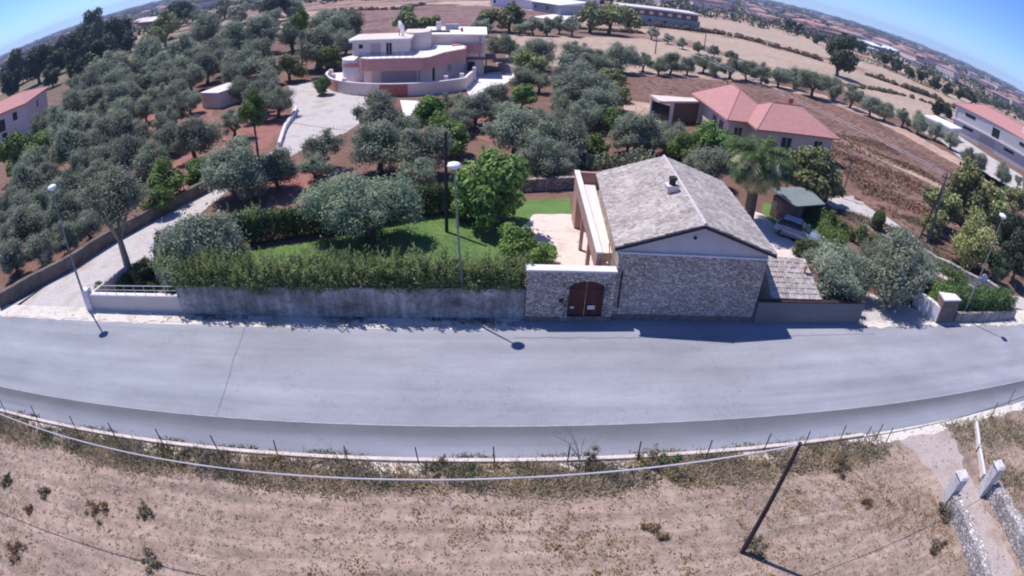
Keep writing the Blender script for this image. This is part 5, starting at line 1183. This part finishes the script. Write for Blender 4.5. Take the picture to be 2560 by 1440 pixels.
hedgerow([(2114, 216), (2180, 225), (2260, 240), (2331, 262)], 4000, 'short scrubby line inside the far bare field', 4, 1.0)
hedgerow([(830, 30), (1000, 24), (1060, 12)], 4000, 'scrubby line along the dark ploughed field at the top', 5, 1.3)
hedgerow([(440, 62), (520, 58), (640, 50), (760, 44)], 4000, 'scrubby line under the strip fields at the top left', 6, 1.2)
hedgerow([(340, 118), (400, 108), (500, 84), (640, 60)], 5000, 'dark scrubby line along the pale strip field', 7, 1.2, 'pine')
hedgerow([(2140, 150), (2200, 168), (2290, 205), (2380, 236), (2450, 256), (2540, 280)], 9000, 'dark green line below the horizon town', 8, 3.2, 'pine')
hedgerow([(1340, 68), (1500, 76), (1600, 84)], 5000, 'low scrub along the far edge of the wide bare field', 9, 1.2)

# far-off town and scrub that read as one mass
def town():
    r = random.Random(9); g = MB(); rf = MB(); cs = []; rs = []
    for i in range(900):
        az = r.uniform(-.95, 1.05); dd = r.choice([r.uniform(420, 900), r.uniform(700, 1800), r.uniform(1500, 4200)])
        if az < .15 and r.random() < .72: continue
        x, y = math.sin(az)*dd, math.cos(az)*dd; sx, sy, h = r.uniform(4, 11), r.uniform(4, 10), r.uniform(3, 8); a = r.uniform(0, PI); ca, sa = math.cos(a), math.sin(a)
        q = [(x+ca*u-sa*v, y+sa*u+ca*v) for u, v in ((-sx, -sy), (sx, -sy), (sx, sy), (-sx, sy))]
        g.prism(q, -.5, h); rf.prism([(x+(u-x)*1.06, y+(v-y)*1.06) for u, v in q], h, h+r.uniform(.3, 2.2), r.choice([0, .7]))
    o = g.build('distant_town', M['farwhite']); tag(o, kind='stuff'); put_ = rf.build('roofs', M['terra_far'], o)
    for i in range(9000):
        az = r.uniform(-1.1, 1.15); dd = 330*math.exp(r.uniform(0, 2.6)); s = r.uniform(2.0, 5)*(1+dd/1500)
        cs.append((math.sin(az)*dd, math.cos(az)*dd, s*.4)); rs.append((s*1.3, s*1.3, s*.62))
    o = put('distant_scrub', leaf_mesh('distant_scrub', cs, rs, 200000, 1.5, 1.1, 3, M['scrubfar'], shell=.6)); tag(o, kind='stuff')
M['terra_far'] = plain('far_roofs', lin(164, 132, 128), .9, .3, .01)
M['scrubfar'] = leafmat('far_scrub', (.030, .040, .030, 1), (.12, .13, .09, 1), .02, .1)
town()

# ------------------------------------------------------------------ weeds, tufts, stubble near the camera
def tufts(name, area, n, L, W, mat, seed, blades=6, spread=.14, z=.01, dens=None, kind='stuff'):
    g_ = np.random.default_rng(seed); V_ = []
    x0, x1, y0, y1 = area; c = 0
    out = []
    while c < n:
        x, y = g_.uniform(x0, x1), g_.uniform(y0, y1)
        if dens and g_.random() > dens(x, y): continue
        c += 1; s = g_.uniform(.6, 1.5)
        for b in range(blades):
            a = g_.uniform(0, 2*PI); o = g_.normal(size=2)*spread*s*.5; l = L*s*g_.uniform(.5, 1.2); e = g_.uniform(.2, 1.3)
            bx, by = x+o[0], y+o[1]; dx, dy, dz = math.cos(a)*math.cos(e)*l, math.sin(a)*math.cos(e)*l, math.sin(e)*l
            sx, sy = -math.sin(a)*W*s, math.cos(a)*W*s
            out += [(bx-sx, by-sy, z), (bx+sx, by+sy, z), (bx+dx, by+dy, z+dz)]
    o = put(name, quads(name, out, mat, 3)); o['kind'] = kind; return o
def patch(fr, seed):
    r = random.Random(seed); ph = [(r.uniform(.5, 1.2)*fr, r.uniform(.5, 1.2)*fr, r.uniform(0, 6)) for _ in range(5)]
    return lambda x, y: max(0, min(1, .5+.28*sum(math.sin(a*x+b*y*1.3+c) for a, b, c in ph)))
tr_ok = lambda x: 0 if 20.8 < x < 24.6 else 1
_pa, _pb = patch(.5, 3), patch(.8, 5)
tufts('dry_grass', (-32, 34, 3.6, 15.0), 10000, .09, .015, M['straw'], 1, 6, .14, dens=lambda x, y: (.5+.5*_pa(x, y))*tr_ok(x))
tufts('brown_tufts', (-32, 34, 3.6, 15.0), 2800, .055, .020, M['brownweed'], 2, 7, .07, dens=lambda x, y: (.25+.75*_pb(x, y))*tr_ok(x))
tufts('rusty_tufts', (-6, 24, 4, 13.5), 1600, .10, .030, M['rust'], 3, 7, .18, dens=lambda x, y: patch(.7, 8)(x, y)*tr_ok(x))
_pc, _pd = patch(1.5, 2), patch(2.2, 77)
tufts('roadside_weeds', (-32, 19.5, 14.3, 15.75), 1500, .22, .022, M['brownweed'], 4, 12, .26, dens=lambda x, y: _pc(x, y)**2)
tufts('dark_roadside_weeds', (-32, 19.5, 14.4, 15.7), 700, .20, .026, M['darkweed'], 44, 14, .22, dens=lambda x, y: _pd(x, y)**3)
tufts('rusty_roadside_weeds', (-32, 19.5, 14.2, 15.7), 500, .22, .020, M['rust'], 45, 12, .26, dens=lambda x, y: (1-_pc(x, y))**2)
tufts('roadside_straw', (-32, 19.5, 14.0, 15.8), 3000, .22, .018, M['straw'], 6, 10, .3, dens=lambda x, y: patch(1.1, 12)(x, y))
tufts('kerb_weeds', (-32, 18, 15.95, 16.2), 420, .12, .022, M['darkweed'], 7, 8, .14, dens=lambda x, y: patch(1.5, 22)(x, y)**2)
tufts('verge_weeds', (-20, 3, 25.55, 26.1), 260, .14, .018, M['brownweed'], 8, 8, .14, dens=lambda x, y: patch(1.4, 32)(x, y)**2)
tufts('track_weeds', (24.6, 40, 5, 15.6), 2600, .18, .024, M['weed'], 9, 8, .22, dens=lambda x, y: patch(1.1, 42)(x, y))
tufts('lawn_grass', (-19, 3, 28.4, 39), 9000, .06, .012, M['lawnblade'], 10, 5, .2, dens=lambda x, y: 1 if y < 32.9+(x+19)*.36 and y < 39 else 0)
tufts('lane_verge_weeds', (30, 45, 27, 44), 1500, .2, .03, M['weed'], 12, 9, .3, dens=lambda x, y: patch(.8, 52)(x, y)**2 if y > 66-x*.78 else 0)
tufts('field_clods', (26, 62, 44, 74), 5200, .24, .10, M['rust'], 13, 4, .5, dens=lambda x, y: patch(.5, 62)(x, y) if (y > 66.5 or x > 44+(66-y)*-.2) and y > 42+(46-x)*.3 else 0)
def shrub(px, py, rp, mat, label, n=900, L=.10, W=.03, name='dry_shrub', twig=False):
    x, y = G(px, py); d_ = math.sqrt(x*x+y*y+H*H); rm = rp*d_/1457; t = empty(name, (x, y, 0)); tag(t, label, 'shrub', 'dry shrubs in the near field')
    r = random.Random(px+py)
    cs = [(r.gauss(0, .55)*rm, r.gauss(0, .5)*rm, rm*r.uniform(.05, .5)) for _ in range(12)]
    put('foliage', leaf_mesh('foliage', cs, [rm*r.uniform(.16, .42) for _ in range(12)], n, L*.8, W*.7, px, M[mat], .8, shell=.1, jag=1.8), t)
    m = MB()
    for i in range(7):
        a = r.uniform(0, 6.28); m.tube([(0, 0, 0), (math.cos(a)*rm*.4, math.sin(a)*rm*.4, rm*.5), (math.cos(a)*rm*.8, math.sin(a)*rm*.8, rm*.9)], [.018, .012, .005], 4)
    m.build('stems', M['bark'], t)
for a_ in ((245, 1275, 30, 'rust', 'rust-brown shrub in the lower left field'), (110, 1232, 18, 'weed', 'small dark shrub left of the rust-brown one'), (75, 1275, 16, 'rust', 'low rusty shrub near the cable shadow at left'), (42, 1372, 38, 'rust', 'largest rusty shrub in the lower left corner'), (380, 1405, 26, 'weed', 'dark olive shrub on the cable shadow, bottom left'), (362, 1285, 22, 'weed', 'grey-brown shrub right of the rust-brown one'), (20, 1205, 22, 'weed', 'shrub at the left picture edge below the weeds'),
           (1885, 1370, 30, 'weed', 'dry shrub at the foot of the telephone pole'), (1640, 1330, 26, 'rust', 'pale rusty shrub left of the telephone pole'), (1620, 1165, 40, 'weed', 'dark scrub mound on the verge, right of centre'), (1660, 1150, 22, 'hedge', 'green weed clump on the dark scrub mound'), (1700, 1190, 26, 'weed', 'brown scrub right below the dark mound'), (1080, 1170, 26, 'weed', 'tangled brown scrub on the verge at centre'), (690, 1150, 18, 'rust', 'brownish scrub at the sixth fence post'), (460, 1140, 20, 'weed', 'olive-brown scrub on the left verge'), (2360, 1290, 36, 'weed', 'dusty brown bush at the left gate pillar'), (2100, 1170, 28, 'weed', 'thin scrub right of the telephone pole top'), (2170, 1260, 16, 'rust', 'small red-brown weed in the dusty patch'), (1180, 1175, 18, 'hedge', 'dark green weed clump under the pale cable'), (2340, 1375, 24, 'weed', 'scrub along the left track wall'), (1480, 1150, 24, 'weed', 'brown scrub at the foot of the bare pale twigs')):
    shrub(*a_)
# bare pale dead branches sticking up at the road edge
x, y = G(1450, 1150); tw_ = empty('dead_shrub', (x, y, 0)); tag(tw_, 'bare pale dead shrub with long thin twigs at the road edge', 'shrub')
r = random.Random(4); m = MB()
for i in range(9):
    a = r.uniform(-1.1, 1.1); h_ = r.uniform(1.2, 2.4); p1_ = Vector((math.sin(a)*h_*.4, r.uniform(-.3, .3), h_*.5)); p2_ = Vector((math.sin(a)*h_*.9, r.uniform(-.4, .4), h_*.85)); m.tube([(0, 0, 0), p1_, p2_], [.016, .011, .004], 5)
    for q in range(4):
        b = p1_.lerp(p2_, r.random()); m.tube([b, b+Vector((r.uniform(-.25, .25), r.uniform(-.2, .2), r.uniform(.1, .35)))], [.006, .003], 4)
m.build('twigs', M['palebark'], tw_)
# loose stones
def stones(name, spots, mat, seed):
    r = random.Random(seed); m = MB()
    for x, y, s in spots:
        b = [(x+s*r.uniform(.7, 1.2)*math.cos(k2*PI/3), y+s*r.uniform(.7, 1.2)*math.sin(k2*PI/3)) for k2 in range(6)]; m.prism(b, -.02, s*r.uniform(.5, 1), .35)
    o = m.build(name, mat); o['kind'] = 'stuff'; return o
r = random.Random(2)
stones('field_stones', [(r.uniform(-30, 30), r.uniform(4, 15), r.uniform(.02, .07)) for _ in range(1300)], M['stone_low'], 2)
stones('verge_stones', [(r.uniform(-30, 24), r.choice([r.uniform(25.3, 26.0), r.uniform(15.2, 15.9)]), r.uniform(.02, .06)) for _ in range(500)], M['stone_white'], 3)

# ------------------------------------------------------------------ air
hz_ = MB().box(-3200, 3200, -300, 3200, -1.0, 60).build('haze', M['white']); hz_['kind'] = 'stuff'
hm = bpy.data.materials.new('haze_air'); hm.use_nodes = True; _t = hm.node_tree
_t.nodes.remove(_t.nodes['Principled BSDF']); _v = _t.nodes.new('ShaderNodeVolumePrincipled'); _v.inputs['Density'].default_value = .00020
_v.inputs['Color'].default_value = (.50, .66, 1, 1); _t.links.new(_v.outputs[0], _t.nodes['Material Output'].inputs['Volume'])
hz_.data.materials.clear(); hz_.data.materials.append(hm)
